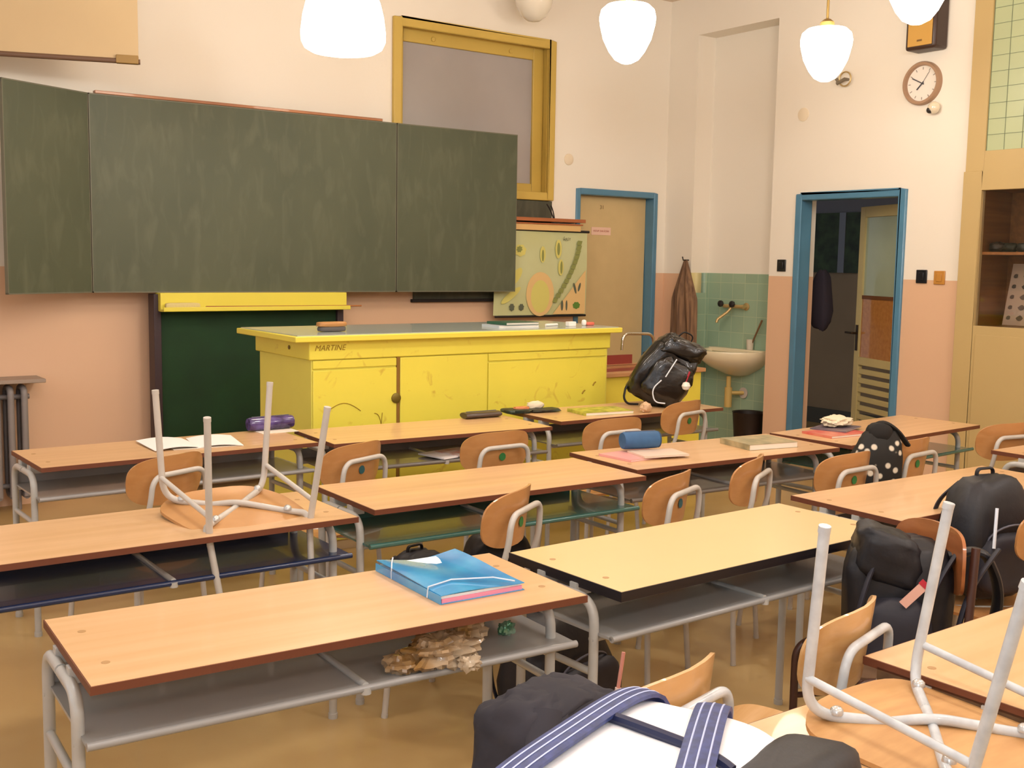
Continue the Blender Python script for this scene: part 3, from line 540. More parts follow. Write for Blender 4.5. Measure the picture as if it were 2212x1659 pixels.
# ================================================================== DESKS
top_m = wood('beech_laminate', 'DDB486', 'D5AB7A', .32, 2.5); pale_m = mat('pale_laminate', 'E2C48C', .3, noise=.02, coat=.2)
edge_m = mat('red_brown_edge', '6B3B26', .5); bedge_m = mat('black_edge', '1F1A1E', .4)
tube_m = mat('light_grey_paint', 'B9B9B4', .35, noise=.08, scale=14, coat=.2)
shelf_g = mat('grey_shelf', '9C9B98', .3, noise=.06, coat=.2); shelf_b = mat('navy_shelf', '1C2E52', .25, noise=.1, coat=.3); shelf_t = mat('teal_shelf', '3E6E66', .22, coat=.4)
shelf_k = mat('dark_grey_shelf', '77736C', .3, noise=.08, coat=.3)
L_, D_, H_T = 1.297, .507, .76
def desk(x, y, deg, lab, tm=top_m, em=edge_m, sm=shelf_g, dots=True, H_T=.76):
    dz = H_T-.76
    t = thing('school_desk', lab, 'desk', (x, y, 0), R(deg), 'long beech school desks')
    q = M(); q.box(.001, L_-.001, .001, D_-.001, H_T-.018, H_T); q.build('desktop', [tm], t)
    q = M(); q.box(-.002, L_+.002, -.002, .001, H_T-.020, H_T-.0008); q.box(-.002, L_+.002, D_-.001, D_+.002, H_T-.020, H_T-.0008); q.box(-.002, .001, .001, D_-.001, H_T-.020, H_T-.0008); q.box(L_-.001, L_+.002, .001, D_-.001, H_T-.020, H_T-.0008)
    if em is bedge_m: q.box(0, L_, 0, D_, H_T-.030, H_T-.0185)
    q.build('edge_band', em, t)
    for sx in (-.008, L_-.048):
        for a, b in ((.10, .25), (.43, .25)):
            q = M(); q.tube(fillet([(sx, a+(.0 if a < .2 else .0), 0), (sx, a, .71+dz), (sx, .26 if a < .2 else .27, .71+dz)], .07, 7)+[], .0145, 12); q.tube([(sx, a, 0), (sx, a, .02)], .017, 12)
            q.build('leg', tube_m, t)
        q = M(); q.tube([(sx, .10, .50), (sx, .43, .50)], .011); q.build('side_bar', tube_m, t)
        for yb in (.18, .33):
            q = M(); q.box(min(sx, .05) if sx < .5 else L_-.12, .05 if sx < .5 else sx, yb, yb+.03, .705+dz, H_T-.0185); q.build('top_bracket', tube_m, t)
    q = M(); q.box(-.005, L_-.01, .03, .45, .612+dz, .620+dz); q.tube([(-.005, .03, .616+dz), (L_-.01, .03, .616+dz)], .010); q.box(-.005, L_-.065, .442, .45, .62+dz, .67+dz); q.build('shelf', sm, t)
    q = M(); q.tube([(L_/2, .03, .622+dz), (L_/2, .44, .622+dz)], .010); q.tube([(L_/2, .03, .62+dz), (L_/2, .03, .603+dz)], .014); q.build('shelf_divider', tube_m, t)
    for yb in (.10, .43): q = M(); q.tube([(-.02, yb, .60+dz), (L_-.05, yb, .60+dz)], .010); q.build('cross_bar', tube_m, t)
    if dots:
        for sx in (.06, L_-.06):
            for sy in (.13, .37): q = M(); q.lathe([(.010, 0), (.010, .0006), (.0005, .0007)], (sx, sy, H_T), 14); q.build('screw_cap', mat('brown_cap', 'B08A5C', .5), t)
    return t
DK = {}
DK[0] = desk(.846, 1.058, 0, 'nearest beech desk carrying an upside-down chair and the white backpack', H_T=.72)
DK[0].scale = (1, .88, 1)
DK[1] = desk(.611, 2.34, -2.8, 'beech desk with the shiny blue folder lying on it')
DK[2] = desk(2.006, 2.247, 1.9, 'pale yellowish desk with a thick black edge', pale_m, bedge_m)
DK[3] = desk(2.165, 1.05, 1.5, 'beech desk at the lower right edge beside the near upside-down chair', sm=shelf_k)
DK[4] = desk(3.435, 2.361, -.9, 'beech desk right of the pale black-edged desk, behind the black backpacks', sm=shelf_k)
DK[5] = desk(.52, 3.43, 0, 'beech desk with a navy shelf and an upside-down chair on it', sm=shelf_b)
DK[6] = desk(1.919, 3.494, -1.1, 'beech desk with a teal shelf, empty top, in the middle of the room', sm=shelf_t, dots=False)
DK[7] = desk(3.278, 3.591, -3.1, 'beech desk with the blue round pencil case and pink notebooks', sm=shelf_k)
DK[8] = desk(4.682, 3.53, 4, 'beech desk with a red book and crumpled white paper, near the open doorway', sm=shelf_t)
DK[9] = desk(5.2, 2.57, 0, 'beech desk cut by the right edge below the glazed showcase', sm=shelf_k)
DK[10] = desk(1.108, 4.925, 1.4, 'front row beech desk with open white papers at the far left')
DK[11] = desk(2.447, 4.866, -2.8, 'front row beech desk in front of the yellow bench with two dark cases on it', sm=shelf_k)
DK[12] = desk(3.908, 4.931, -.6, 'front row beech desk carrying the big shiny black backpack', sm=shelf_k)
q = M(); q.box(0, .01, .03, .47, .60, .745); q.m = 0
o = q.build('side_panel', mat('dark_worn_panel', '6A5138', .5, h2='4A3626', scale=12), DK[3], loc=(-.002, 0, 0))

# ================================================================== CHAIRS
ply = wood('chair_plywood', 'C28D57', 'B8814B', .35, 3, .35); ply_pale = wood('chair_plywood_pale', 'D6AC78', 'C89A60', .35, 3, .35)
ply_dusty = mat('dusty_plywood', 'C99B63', .6, h2='B58652', scale=4, stretch=(1, 5, 1)); sticker_g = mat('green_sticker', '2F7A3C', .5); sticker_b = mat('teal_sticker', '2A5C62', .5)
chair_paint = mat('chair_grey_paint', 'C2BDB4', .35, noise=.07, scale=18, coat=.2); white_paint = mat('chair_white_paint', 'CDD3D6', .3, h2='B9BEC2', scale=22, coat=.2)
def make_chair(lab, tube=chair_paint, wood_m=ply, seat_m=None, sticker=sticker_g, bolts=False, s=1.0, group='plywood school chairs', foot=0, rfoot=None, rake=0):
    rfoot = foot if rfoot is None else rfoot
    t = thing('school_chair', lab, 'chair', group=group)
    q = M()
    def seatf(x, y):
        px, py = x*.205*s*(1-.06*(-y)), y*.20
        z = .452-.018*(1-min(1, (px/.2)**2))*(1-y*y*.5)-(.028*max(0, y-.6)**2*4)+.02*max(0, -y-.6)
        return (px, py, z), (0, 0, 1)
    q.disc_plate(seatf, 7, 48, .010, .55); q.build('seat', seat_m or wood_m, t)
    q = M()
    def backf(x, y):
        px = x*.20*s*(1-.05*max(0, -y)); return (px, -.232+.062*x*x+.012*y*-1, .755+y*.102+(.0)), Vector((x*-.5, 1, 0)).normalized()
    q.disc_plate(backf, 6, 48, .009, .62); bk = q.build('backrest', wood_m, t)
    if sticker:
        q = M(); q.lathe([(.019, 0), (.019, -.001), (.0005, -.0012)], (0, -.2412, .735), 20, axis='y'); q.build('sticker', sticker, bk)
    for sx in (-1, 1):
        # front leg bends under the seat and runs diagonally to the opposite rear leg
        q = M(); q.tube(fillet([(sx*.195*s, .205+rake, foot), (sx*.172*s, .175, .425), (sx*.06*s, .06, .427)], .07, 8), .0115, 12); q.tube([(sx*.195*s, .205+rake, foot), (sx*.194*s, .204+rake*.95, foot+.014)], .0125, 12); q.build('leg', tube, t)
        q = M(); z_ = .427 if sx < 0 else .408
        q.tube(fillet([(sx*.06*s, .06, .427), (0, -.0, z_), (-sx*.12*s, -.11, .427), (-sx*.168*s, -.158, .427), (-sx*.166*s, -.183, .46)], .04, 6), .011, 12); q.build('seat_support', tube, t)
        q = M(); q.tube(fillet([(sx*.195*s, -.215+rake, rfoot), (sx*.168*s, -.190, .43), (sx*.165*s, -.192, .48)], .1, 6), .0115, 12); q.tube([(sx*.195*s, -.215+rake, rfoot), (sx*.194*s, -.214+rake*.95, rfoot+.014)], .0125, 12); q.build('leg', tube, t)
        q = M(); q.tube([(sx*.180*s, .178+rake*.18, .345), (sx*.174*s, -.19+rake*.12, .375)], .009, 10); q.build('side_bar', tube, t)
    q = M(); q.tube(fillet([(-.165*s, -.192, .475), (-.150*s, -.252, .66), (-.138*s, -.262, .785), (.138*s, -.262, .785), (.150*s, -.252, .66), (.165*s, -.192, .475)], .055, 8), .0115, 12)
    q.build('back_frame', tube, t)
    if bolts:
        for x, y in ((-.13, .13), (.13, .13), (-.12, -.12), (.12, -.12)):
            q = M(); q.lathe([(.014, .418), (.013, .409), (.008, .404), (.0005, .402)][::-1], (x*s, y, 0), 16); q.build('bolt', mat('steel_bolt', 'C9C9C6', .3, metal=.6), t)
    return t
proto = make_chair('plywood chair with green sticker behind the middle desk of the front row')
used = []
def chair(x, y, deg, lab, src=None, z=0, rx=0):
    src = src or proto
    if src not in used: used.append(src); t = src
    else: t = copy_tree(src)
    t.location = (x, y, z); t.rotation_euler = (rx, 0, R(deg)); t['label'] = lab; return t
proto_b = make_chair('x', sticker=sticker_b)
proto_n = make_chair('x', sticker=None)
chair(3.03, 4.52, 2, 'plywood chair with a green sticker at the front row desk with the dark cases')
chair(2.22, 4.55, 22, 'plywood chair with teal sticker at the left end of the second front row desk', proto_b)
chair(1.42, 4.66, 24, 'plywood chair at the front row desk with white papers, seen behind the upside-down chair', proto_n)
chair(3.85, 4.60, 0, 'plywood chair behind the blue round pencil case, at the desk with the big shiny backpack', proto_n)
chair(4.66, 4.95, 12, 'plywood chair right under the big shiny black backpack, nearest to the wash niche')
chair(2.20, 3.36, 32, 'plywood chair turned sideways at the teal shelf desk, just beyond the blue folder', proto)
chair(2.95, 3.30, 22, 'plywood chair with teal sticker between the teal shelf desk and the pale desk', proto_b)
chair(3.47, 3.38, 28, 'narrow-looking turned plywood chair under the desk with the pink notebooks, behind the pale desk', proto_n)
chair(4.02, 3.26, 4, 'plywood chair left of the black flowered bag')
chair(4.62, 3.36, 6, 'plywood chair right of the black flowered bag')
chair(5.62, 3.42, -10, 'plywood chair cut by the right edge behind the corner of the last desk', proto_n)
pw = make_chair('x', white_paint, ply_pale, sticker=None)
chair(1.50, 1.775, 14, 'pale plywood chair behind the white backpack, carrying the black bag', pw)
chair(2.14, 1.84, 16, 'pale plywood chair between the two nearest desks, behind the near upside-down chair', pw)
chair(3.74, 2.20, 8, 'plywood chair cut by the right edge with the white-striped black backpack on its seat', proto_n)
# chairs put upside down on desks
up = make_chair('x', chair_paint, ply, mat('worn_seat', 'C2905A', .45, h2='B07E48', scale=5), None, True, 1.12, 'upturned school chairs on desks', .035)
def upturned(src, x, y, z, yaw, tau, lab):
    t = chair(x, y, 0, lab, src); m_ = Matrix.Rotation(tau, 4, 'X') @ Matrix.Rotation(yaw, 4, 'Z') @ Matrix.Rotation(pi, 4, 'X')
    t.rotation_euler = m_.to_euler(); t.location = Vector((x, y, z))+m_ @ Vector((0, 0, -.45)); return t
upturned(up, 1.47, 3.68, .766, 3.21, .11, 'grey-legged chair standing upside down on the desk with the navy shelf')
upw = make_chair('x', white_paint, ply_pale, ply_dusty, None, True, 1.05, 'upturned school chairs on desks', .02, .015, -.066)
upturned(upw, 1.955, 1.245, .724, 3.13, .03, 'white-legged chair standing upside down on the nearest desk, lower right')
# old dark-framed chair turned sideways
brown_p = mat('dark_brown_paint', '4A2F26', .4); old_seat = mat('worn_dark_seat', '7A5E42', .55, h2='6A4F38', scale=6)
dk = thing('school_chair', 'old chair with dark brown frame and worn seat turned sideways, under the tagged black backpack', 'chair', (2.95, 2.08, 0), R(66))
q = M()
q.disc_plate(lambda x, y: ((x*.20, y*.20, .45-.012*(1-x*x)), (0, 0, 1)), 6, 44, .012, .5); q.build('seat', old_seat, dk)
q = M(); q.disc_plate(lambda x, y: ((x*.19, -.20+.055*x*x, .76+y*.10), Vector((-x*.5, 1, 0)).normalized()), 6, 44, .010, .6); q.build('backrest', wood('old_back_ply', 'A9683A', '96582E', .35, 3, .3), dk)
for sx in (-1, 1):
    q = M(); q.tube(fillet([(sx*.19, .19, 0), (sx*.19, .19, .435), (sx*.19, -.17, .435)], .07, 8), .013, 12); q.build('leg', brown_p, dk)
    q = M(); q.tube(fillet([(sx*.19, -.22, 0), (sx*.19, -.17, .435), (sx*.15, -.215, .82)], .08, 8), .013, 12); q.build('leg', brown_p, dk)
    q = M(); q.tube([(sx*.19, .19, .25), (sx*.19, -.19, .25)], .010); q.build('side_bar', brown_p, dk)
q = M(); q.tube([(-.19, .16, .43), (.19, .16, .43)], .012); q.tube([(-.19, -.17, .43), (.19, -.17, .43)], .012); q.build('cross_bar', brown_p, dk)

# ================================================================== BAGS
nyl = mat('black_nylon', '1A1A20', .5, noise=.3, scale=14, bump=.35); nyl2 = mat('charcoal_nylon', '2B2B36', .6, noise=.25, scale=10, bump=.35); shiny = mat('shiny_black_nylon', '16130F', .28, noise=.35, scale=9, bump=.6, coat=.3)
piping = mat('reflective_piping', 'E6EEF8', .3); strapm = mat('black_webbing', '111015', .6); zipm = mat('zip_grey', '5A5A66', .4)
# big shiny backpack lying on the front row desk, leaning to the right
bp1 = thing('backpack', 'big shiny black backpack with white piping and a ball charm on a front row desk', 'backpack', (4.96, 5.17, .762), R(-38))
bp1.rotation_euler = (0, 0, R(-38))
tilt = Matrix.Rotation(R(32), 4, 'Y')
def taper(t_, b_=0): return lambda p: (p.x*(1-t_*max(0, p.z)*2+b_*min(0, p.z)), p.y*(1-t_*.6*max(0, p.z)*2), p.z)
lean = lambda q: q.xf(tilt).fn(lambda v: (v.x-.14, v.y, max(v.z+.03, .0)))
q = M(); q.puff((0, 0, .22), (.34, .22, .46), .42, 30, taper(.35), .13, 1, 4); lean(q).build('main_body', shiny, bp1, smooth=70)
q = M(); q.puff((.04, -.11, .18), (.27, .12, .28), .45, 20, taper(.3), .14, 2, 5); lean(q).build('front_pocket', shiny, bp1, smooth=70)
q = M(); q.puff((.01, -.01, .40), (.28, .22, .13), .5, 20, lambda p: (p.x, p.y, p.z+.2*p.x), .16, 3, 5); lean(q).build('top_flap', shiny, bp1, smooth=70)
q = M(); q.tube([(.0, -.165, .33), (-.0, -.185, .20)], .004, 6); lean(q).build('piping', piping, bp1)
q = M(); q.tube(fillet([(-.01, -.185, .17), (-.03, -.188, .09), (.03, -.19, .03), (.09, -.185, .06)], .05), .004, 6); lean(q).build('piping', piping, bp1)
q = M(); q.tube(fillet([(-.05, 0, .45), (-.04, 0, .50), (.03, 0, .51), (.04, 0, .45)], .03), .010, 8, .5); lean(q).build('carry_handle', strapm, bp1)
q = M(); q.tube(fillet([(-.20, -.02, .16), (-.27, -.06, .13), (-.285, -.08, .05), (-.26, -.08, .012), (-.19, -.08, .012)], .03), .010, 8, .5); q.build('strap', strapm, bp1)
q = M(); q.lathe([(.0005, -.028), (.02, -.02), (.028, 0), (.02, .02), (.0005, .028)], (0, 0, 0), 20); q.m = 1; q.tube([(0, 0, .026), (.015, .0, .07)], .004); q.tube([(.01, 0, .06), (.02, 0, .09)], .006)
ch_ = q.build('ball_charm', [mat('white_ball', 'EFE9DC', .3), mat('red_cord', 'B0283A', .5)], bp1, loc=(.09, -.225, .15)); ch_['label'] = 'round white ball charm on a red cord'
def backpack(lab, loc, deg, size, m=nyl, seed=0, z0=0, tilt_=0, straps=True, group=None, pocket=True, cut=0):
    t = thing('backpack', lab, 'backpack', loc, R(deg), group); W, Dp, H = size; T = Matrix.Rotation(R(tilt_), 4, 'X')
    fx = lambda q: q.xf(T).fn(lambda v: (v.x, v.y, max(v.z, 0)))
    q = M(); q.puff((0, 0, H/2), (W, Dp, H), .55, 20, lambda p: (p.x*(1-.35*max(0, p.z/H)), p.y*(1-.5*max(0, p.z/H)), p.z), .07, seed); fx(q); q.build('main_body', m, t, smooth=80)
    if pocket:
        q = M(); q.puff((0, -Dp*.46, H*.33), (W*.8, Dp*.4, H*.5), .55, 16, lambda p: (p.x*(1-.2*max(0, p.z/H)), p.y, p.z), .07, seed+5); fx(q); q.build('front_pocket', nyl2 if m is nyl else nyl, t, smooth=80)
        q = M(); q.tube([(W*.30*cos(a), -Dp*.47-.02*sin(a), H*(.52+.13*sin(a))) for a in [pi*i/12 for i in range(13)]], .004, 6); fx(q); q.build('zip', zipm, t)
    q = M(); q.tube(fillet([(-.04, Dp*.1, H*.96), (-.04, Dp*.1, H*1.05), (.04, Dp*.1, H*1.05), (.04, Dp*.1, H*.96)], .025), .009, 8, .6); fx(q); q.build('carry_handle', strapm, t)
    if straps:
        for sx in (-1, 1):
            q = M(); q.tube(fillet([(sx*W*.18, Dp*.35, H*.92), (sx*W*.28, Dp*.68, H*.72), (sx*W*.34, Dp*.62, H*.35), (sx*W*.36, Dp*.3, H*.08)], .12, 8), [.022]*1+[.022]*0 if False else .02, 8, .35); fx(q); q.build('strap', nyl2, t)
    return t
# tagged backpack hung on the old chair
b3 = thing('backpack', 'large charcoal black backpack with a pale pink tag hanging on the old brown chair', 'backpack', (3.06, 2.05, .27), R(-46))
q = M(); q.puff((-.04, .02, .27), (.33, .25, .54), .45, 26, lambda p: (p.x*(1+.25*p.z), p.y*(1-.3*max(0, p.z)), p.z), .07, 11); q.build('main_body', nyl, b3, smooth=80)
q = M(); q.puff((-.06, -.10, .20), (.22, .12, .36), .6, 16, None, .08, 12); q.build('front_pocket', nyl2, b3, smooth=80)
q = M(); q.puff((-.085, -.02, .49), (.20, .19, .17), .5, 20, lambda p: (p.x, p.y, p.z-.3*p.x), .12, 13, 4); q.build('top_pouch', nyl, b3, smooth=80)
for x0_, x1_, s_ in ((-.18, -.10, .018), (.02, .13, .018), (.12, .24, .017)):
    q = M(); q.tube(fillet([(x0_, -.10, .03), (x0_-.02, -.14, .22), (x0_+.02, -.13, .42), (x1_, -.04, .53)], .15, 10), s_, 8, .45); q.build('strap', nyl2, b3)
q = M(); q.tube(fillet([(.10, -.02, .50), (.20, -.03, .53), (.265, 0, .40), (.24, .02, .14), (.13, .02, .02)], .10, 10), [.03]*1 if False else .028, 10, .5); q.build('shoulder_strap', nyl, b3)
q = M(); q.box(-.048, .048, -.002, .002, -.014, .014); q.m = 1; q.box(.034, .052, -.003, .003, -.015, .016)
o = q.build('luggage_tag', [mat('pale_pink_tag', 'E8B5A4', .5), mat('red_tag_end', 'C23040', .5)], b3, loc=(-.02, -.155, .405), rot=(0, R(-48), 0)); o['label'] = 'pale pink tag with a red end'
# right edge backpack
b4 = backpack('black backpack with a white pocket stripe on a chair seat, cut by the right edge', (3.80, 2.25, .458), -12, (.36, .23, .45), nyl, 21)
q = M(); q.tube([(-.09, -.125, .36), (-.115, -.145, .22)], .006, 6); q.build('stripe', piping, b4)
q = M(); q.tube(fillet([(-.16, -.04, .20), (-.23, -.04, .24), (-.23, -.04, .14), (-.17, -.04, .10)], .03), .007, 6); q.build('side_loop', mat('brown_strap', '3C2A22', .6), b4)
# flowered bag between two chairs
fb = thing('shoulder_bag', 'black cloth bag with white flower print hanging between two chairs', 'bag', (4.36, 3.16, .46), R(-30))
fm = mat('flower_print', '15130F', .7, bump=.2); nt = fm.node_tree
vo = nt.nodes.new('ShaderNodeTexVoronoi'); vo.inputs['Scale'].default_value = 21; cr = nt.nodes.new('ShaderNodeValToRGB')
tc = nt.nodes.new('ShaderNodeTexCoord'); nt.links.new(tc.outputs['Object'], vo.inputs[0]); nt.links.new(vo.outputs['Distance'], cr.inputs[0])
cr.color_ramp.elements[0].color = lin('D8CDB8'); cr.color_ramp.elements[0].position = .22; cr.color_ramp.elements[1].color = lin('15130F'); cr.color_ramp.elements[1].position = .34
nt.links.new(cr.outputs[0], nt.nodes['Principled BSDF'].inputs['Base Color'])
q = M(); q.puff((0, 0, .23), (.26, .14, .46), .7, 20, lambda p: (p.x*(1-.7*max(0, p.z))+.12*p.z, p.y*(1-.8*max(0, p.z)), p.z), .10, 31); q.build('main_body', fm, fb, smooth=80)
q = M(); q.tube(fillet([(-.04, 0, .42), (.02, .0, .50), (.10, 0, .46), (.17, .02, .38)], .05), .022, 8, .5); q.puff((.02, 0, .44), (.12, .09, .10), .8, 10, None, .1, 2); q.build('handle', mat('plain_black_cloth', '141210', .8), fb)
# black bag on the chair seat behind the white backpack
kb = thing('shoulder_bag', 'sagging dark charcoal cloth bag with a pencil sticking out, behind the white backpack', 'bag', (1.49, 1.87, .455), R(8))
cloth = mat('charcoal_cloth', '34323A', .85, noise=.3, scale=5, bump=.5)
def kdef(p): return (p.x*(1-1.4*max(0, p.z))-.22*max(0, -p.z)*.6, p.y*(1-.5*max(0, p.z))-.25*max(0, -p.z-.05)*.4, p.z)
q = M(); q.puff((-.01, 0, .125), (.36, .25, .29), .5, 28, kdef, .14, 41, 4); q.build('main_body', cloth, kb, smooth=80)
q = M(); q.puff((-.01, -.01, .255), (.23, .17, .05), .45, 18, lambda p: (p.x, p.y, p.z-.25*abs(p.x)), .16, 42, 5); q.build('flap', cloth, kb, smooth=80)
q = M(); q.tube(fillet([(-.10, -.06, .26), (-.19, -.13, .17), (-.23, -.19, .0), (-.30, -.23, -.18)], .1, 8), .035, 8, .4); q.build('strap', cloth, kb)
q = M(); q.tube([(0, 0, 0), (.018, 0, .11)], .0045, 6); q.m = 1; q.tube([(-.002, 0, -.01), (.006, 0, .03)], .008, 6)
tag(q.build('pencil', [mat('pink_pencil', 'C08070', .4), mat('clear_sleeve', 'D8C0B4', .3)], loc=(1.60, 1.80, .69)), 'pink pencil standing up out of the charcoal cloth bag', 'pencil')
# white backpack in the foreground
wp = thing('backpack', 'large white backpack with navy straps and black side lying in the foreground', 'backpack', (1.027, 1.123, .722), R(20))
whm = mat('white_canvas', 'F4F4F6', .6, bump=.1, scale=40); navy = mat('navy_webbing', '35427A', .5, h2='28345F', scale=60); navyp = mat('navy_piping', '1A2040', .4)
WA, WB = .30, .18; E1 = .5
q = M(); q.puff((0, 0, .10), (2*WA, 2*WB, .30), E1, 26, lambda p: (p.x, p.y, max(p.z, -.095)), .02, 51); q.build('main_body', whm, wp, smooth=80)
def on_top(u, v, lift=.004):
    k = 2/E1; a = min(1., abs(u)**k+abs(v)**k); return Vector((u*WA, v*WB, .10+.15*(1-a**(1/1))**(E1/2)+lift))
def band(u0, v0, u1, v1, w_, name, m, stitch=True, bow=0):
    n = 30; P = [on_top(u0+(u1-u0)*i/n, v0+(v1-v0)*i/n+bow*sin(pi*i/n)) for i in range(n+1)]; dr = Vector(((u1-u0)*WA, (v1-v0)*WB, 0)).normalized(); sd = Vector((-dr.y, dr.x, 0))
    q = M(); q.sheet(lambda a, b: P[round(b*n)]+sd*(a-.5)*w_+Vector((0, 0, .006+.003*(1-(2*a-1)**2))), 6, n, .007); q.build(name, m, wp, smooth=60)
    if stitch:
        q = M()
        for off in (-.3, 0, .3): q.tube([p+sd*off*w_+Vector((0, 0, .0152 if off else .0163)) for p in P], .0014, 5)
        q.build('stitching', mat('pale_stitch', 'B9C4E6', .6), wp)
band(.985, .55, -.9, .50, .046, 'strap', navy); band(.985, -.02, -.1, -.62, .050, 'strap', navy)
q = M(); q.tube([on_top(.32-.15*i/24, .66-1.4*i/24, .006) for i in range(25)], .009, 8); q.build('zip', navyp, wp)
q = M(); q.tube([(WA*1.0*math.copysign(abs(cos(a))**E1, cos(a)), WB*1.0*math.copysign(abs(sin(a))**E1, sin(a)), .12) for a in [2*pi*i/60 for i in range(61)]], .007, 8); q.build('piping', navyp, wp)
q = M(); q.puff((.03, -WB-.005, .115), (2*WA*1.0, .16, .26), .5, 16, None, .05, 52); q.build('side_panel', nyl, wp, smooth=80)
# bags on the floor
fbag = backpack('black backpack slumped on the floor under the pale desk, behind the charcoal cloth bag', (2.42, 3.02, 0), 15, (.46, .28, .42), nyl, 61, tilt_=-8)
q = M(); q.tube(fillet([(-.16, -.1, .22), (-.30, -.14, .20), (-.34, -.14, .02), (-.18, -.16, .012)], .06), .010, 8, .6); q.build('strap', strapm, fbag)
backpack('dark navy backpack on the floor under the teal shelf desk', (2.42, 4.02, 0), 10, (.34, .24, .42), mat('dark_navy_nylon', '161B30', .55, noise=.3, bump=.3), 62)
backpack('black backpack on the floor, right of the navy one, under the teal shelf desk', (2.86, 4.05, 0), -12, (.36, .24, .44), nyl, 63)
q = M(); q.puff((0, 0, .14), (.22, .18, .28), .6, 14, None, .15, 64); tag(q.build('cloth_bag', mat('denim_blue', '4C6390', .8, noise=.2, bump=.4), loc=(2.12, 4.08, 0), smooth=80), 'faded denim blue bag on the floor, leftmost under the teal shelf desk', 'bag')

# ================================================================== THINGS ON DESKS
def flatbook(name, x, y, deg, w_, d_, h, col, lab, cat, z=H_T, page='EDE6D6', m=None):
    q = M(); q.box(-w_/2+.003, w_/2-.003, -d_/2+.003, d_/2-.003, .0012, h-.0012); q.m = 1
    q.box(-w_/2, w_/2, -d_/2, d_/2, 0, .0012); q.box(-w_/2, w_/2, -d_/2, d_/2, h-.0012, h); q.box(-w_/2-.001, -w_/2+.001, -d_/2, d_/2, 0, h)
    return tag(q.build(name, [mat('page'+page, page, .7), m or mat('cov'+col, col, .35, noise=.05)], loc=(x, y, z+.0004), rot=(0, 0, R(deg))), lab, cat)
# blue folder with elastic
bf = thing('document_folder', 'shiny translucent blue folder with white elastic bands on the desk', 'folder', (1.665, 2.60, H_T+.0005), R(-2))
blue_pl = mat('blue_plastic', '1F86C8', .18, h2='3FA8DC', scale=7, coat=.6); 
q = M(); q.sheet(lambda u, v: ((u-.5)*.265, (v-.5)*.375, .024+.006*sin(u*5+v*2)*(.5+v)+.010*u*v*sin(v*3)), 14, 14, .002); q.build('front_cover', blue_pl, bf)
q = M(); q.box(-.128, .128, -.183, .18, .0015, .0125); q.m = 1; q.box(-.130, .126, -.180, .178, .0125, .020); q.build('papers', [mat('pink_papers', 'E58FA6', .6), mat('white_papers', 'E8F2F6', .6)], bf)
q = M(); q.box(-.133, .133, -.188, .188, 0, .0015); q.box(-.135, -.133, -.188, .188, 0, .023); q.build('back_cover', blue_pl, bf)
q = M(); q.tube([(-.134, .09, .0), (-.134, .09, .03), (-.11, .135, .033), (-.08, .186, .032)], .0022, 6); q.build('elastic_band', mat('white_elastic', 'D5DDE6', .5), bf)
q = M(); q.tube([(-.137, -.12, .002), (-.134, -.12, .031), (-.05, -.10, .034), (.06, -.14, .034), (.10, -.188, .03)], .0022, 6); q.build('elastic_band', mat('white_elastic', 'D5DDE6', .5), bf)
# crumpled bag on the shelf of that desk
plas = mat('crumpled_clear_plastic', 'E6D2B4', .10, h2='B98A48', scale=7, coat=.8, bump=1.0, trans=.35)
q = M(); q.puff((0, 0, .035), (.20, .13, .075), .8, 22, None, .45, 71, 5); q.puff((.12, .07, .045), (.11, .10, .09), .9, 18, None, .35, 72, 5); q.puff((-.11, .01, .022), (.10, .09, .05), .9, 14, None, .4, 73, 5); q.puff((.04, -.075, .018), (.06, .05, .04), .8, 12, None, .5, 74, 5)
tag(q.build('plastic_bag', plas, loc=(1.50, 2.375, .618), smooth=30), 'crumpled clear amber plastic bag on the shelf under the blue folder', 'bag')
q = M(); q.puff((0, 0, .018), (.05, .035, .036), .9, 12, None, .5, 75, 6)
tag(q.build('candy_wrapper', mat('green_foil', '9DB8A0', .15, h2='4C8A62', scale=30, metal=.3, bump=.8), loc=(1.77, 2.46, .622), smooth=30), 'small crumpled green foil wrapper on the shelf near its right end', 'wrapper')
# front row
pap = mat('white_paper', 'F6F3F0', .6)
op = thing('open_exercise_book', 'open white exercise book with loose pages on the front row desk at left', 'exercise book', (1.86, 5.22, H_T+.001), R(-6))
for nm, sx, ang in (('left_page', -1, 5), ('right_page', 1, -4)):
    q = M(); q.sheet(lambda u, v: (sx*u*.22, (v-.5)*.30, .012*sin(u*pi)*.9+.004*u*v+.003), 10, 4, .003); q.build(nm, pap, op, rot=(0, 0, R(ang)))
q = M(); q.box(-.12, .2, -.16, .0, 0, .002); q.build('loose_sheet', mat('cream_sheet', 'EFE3D2', .6), op)
def pencilcase(name, x, y, deg, L, r, m, lab, z=H_T, flat=1, e2=None):
    t = thing(name, lab, 'pencil case', (x, y, z+.0005), R(deg))
    q = M(); q.lathe([(.001, -L/2), (r*.9, -L/2), (r, -L/2+.01), (r*1.02, 0), (r, L/2-.01), (r*.9, L/2), (.001, L/2)], (0, 0, r*flat), 28, axis='x', sx=1, sy=flat)
    if flat != 1: q.fn(lambda v: (v.x, v.y, max(v.z, 0)))
    q.build('case_body', m, t, smooth=60)
    if e2: q = M(); q.lathe([(.001, L/2-.004), (r*.96, L/2-.004), (r*.96, L/2+.002), (.001, L/2+.002)], (0, 0, r), 28, axis='x'); q.build('end_cap', e2, t)
    q = M(); q.tube([(-L*.42, 0, r*2*flat+.0005), (L*.42, 0, r*2*flat+.0005)], .003, 6); q.build('zip', zipm, t)
    return t
pencilcase('pencil_case', 2.36, 5.43, 2, .25, .035, mat('purple_shiny', '2E1C4E', .2, h2='5B4A8E', scale=16, coat=.6), 'dark purple shiny pencil case on the front row desk with the papers', z=H_T+.004)
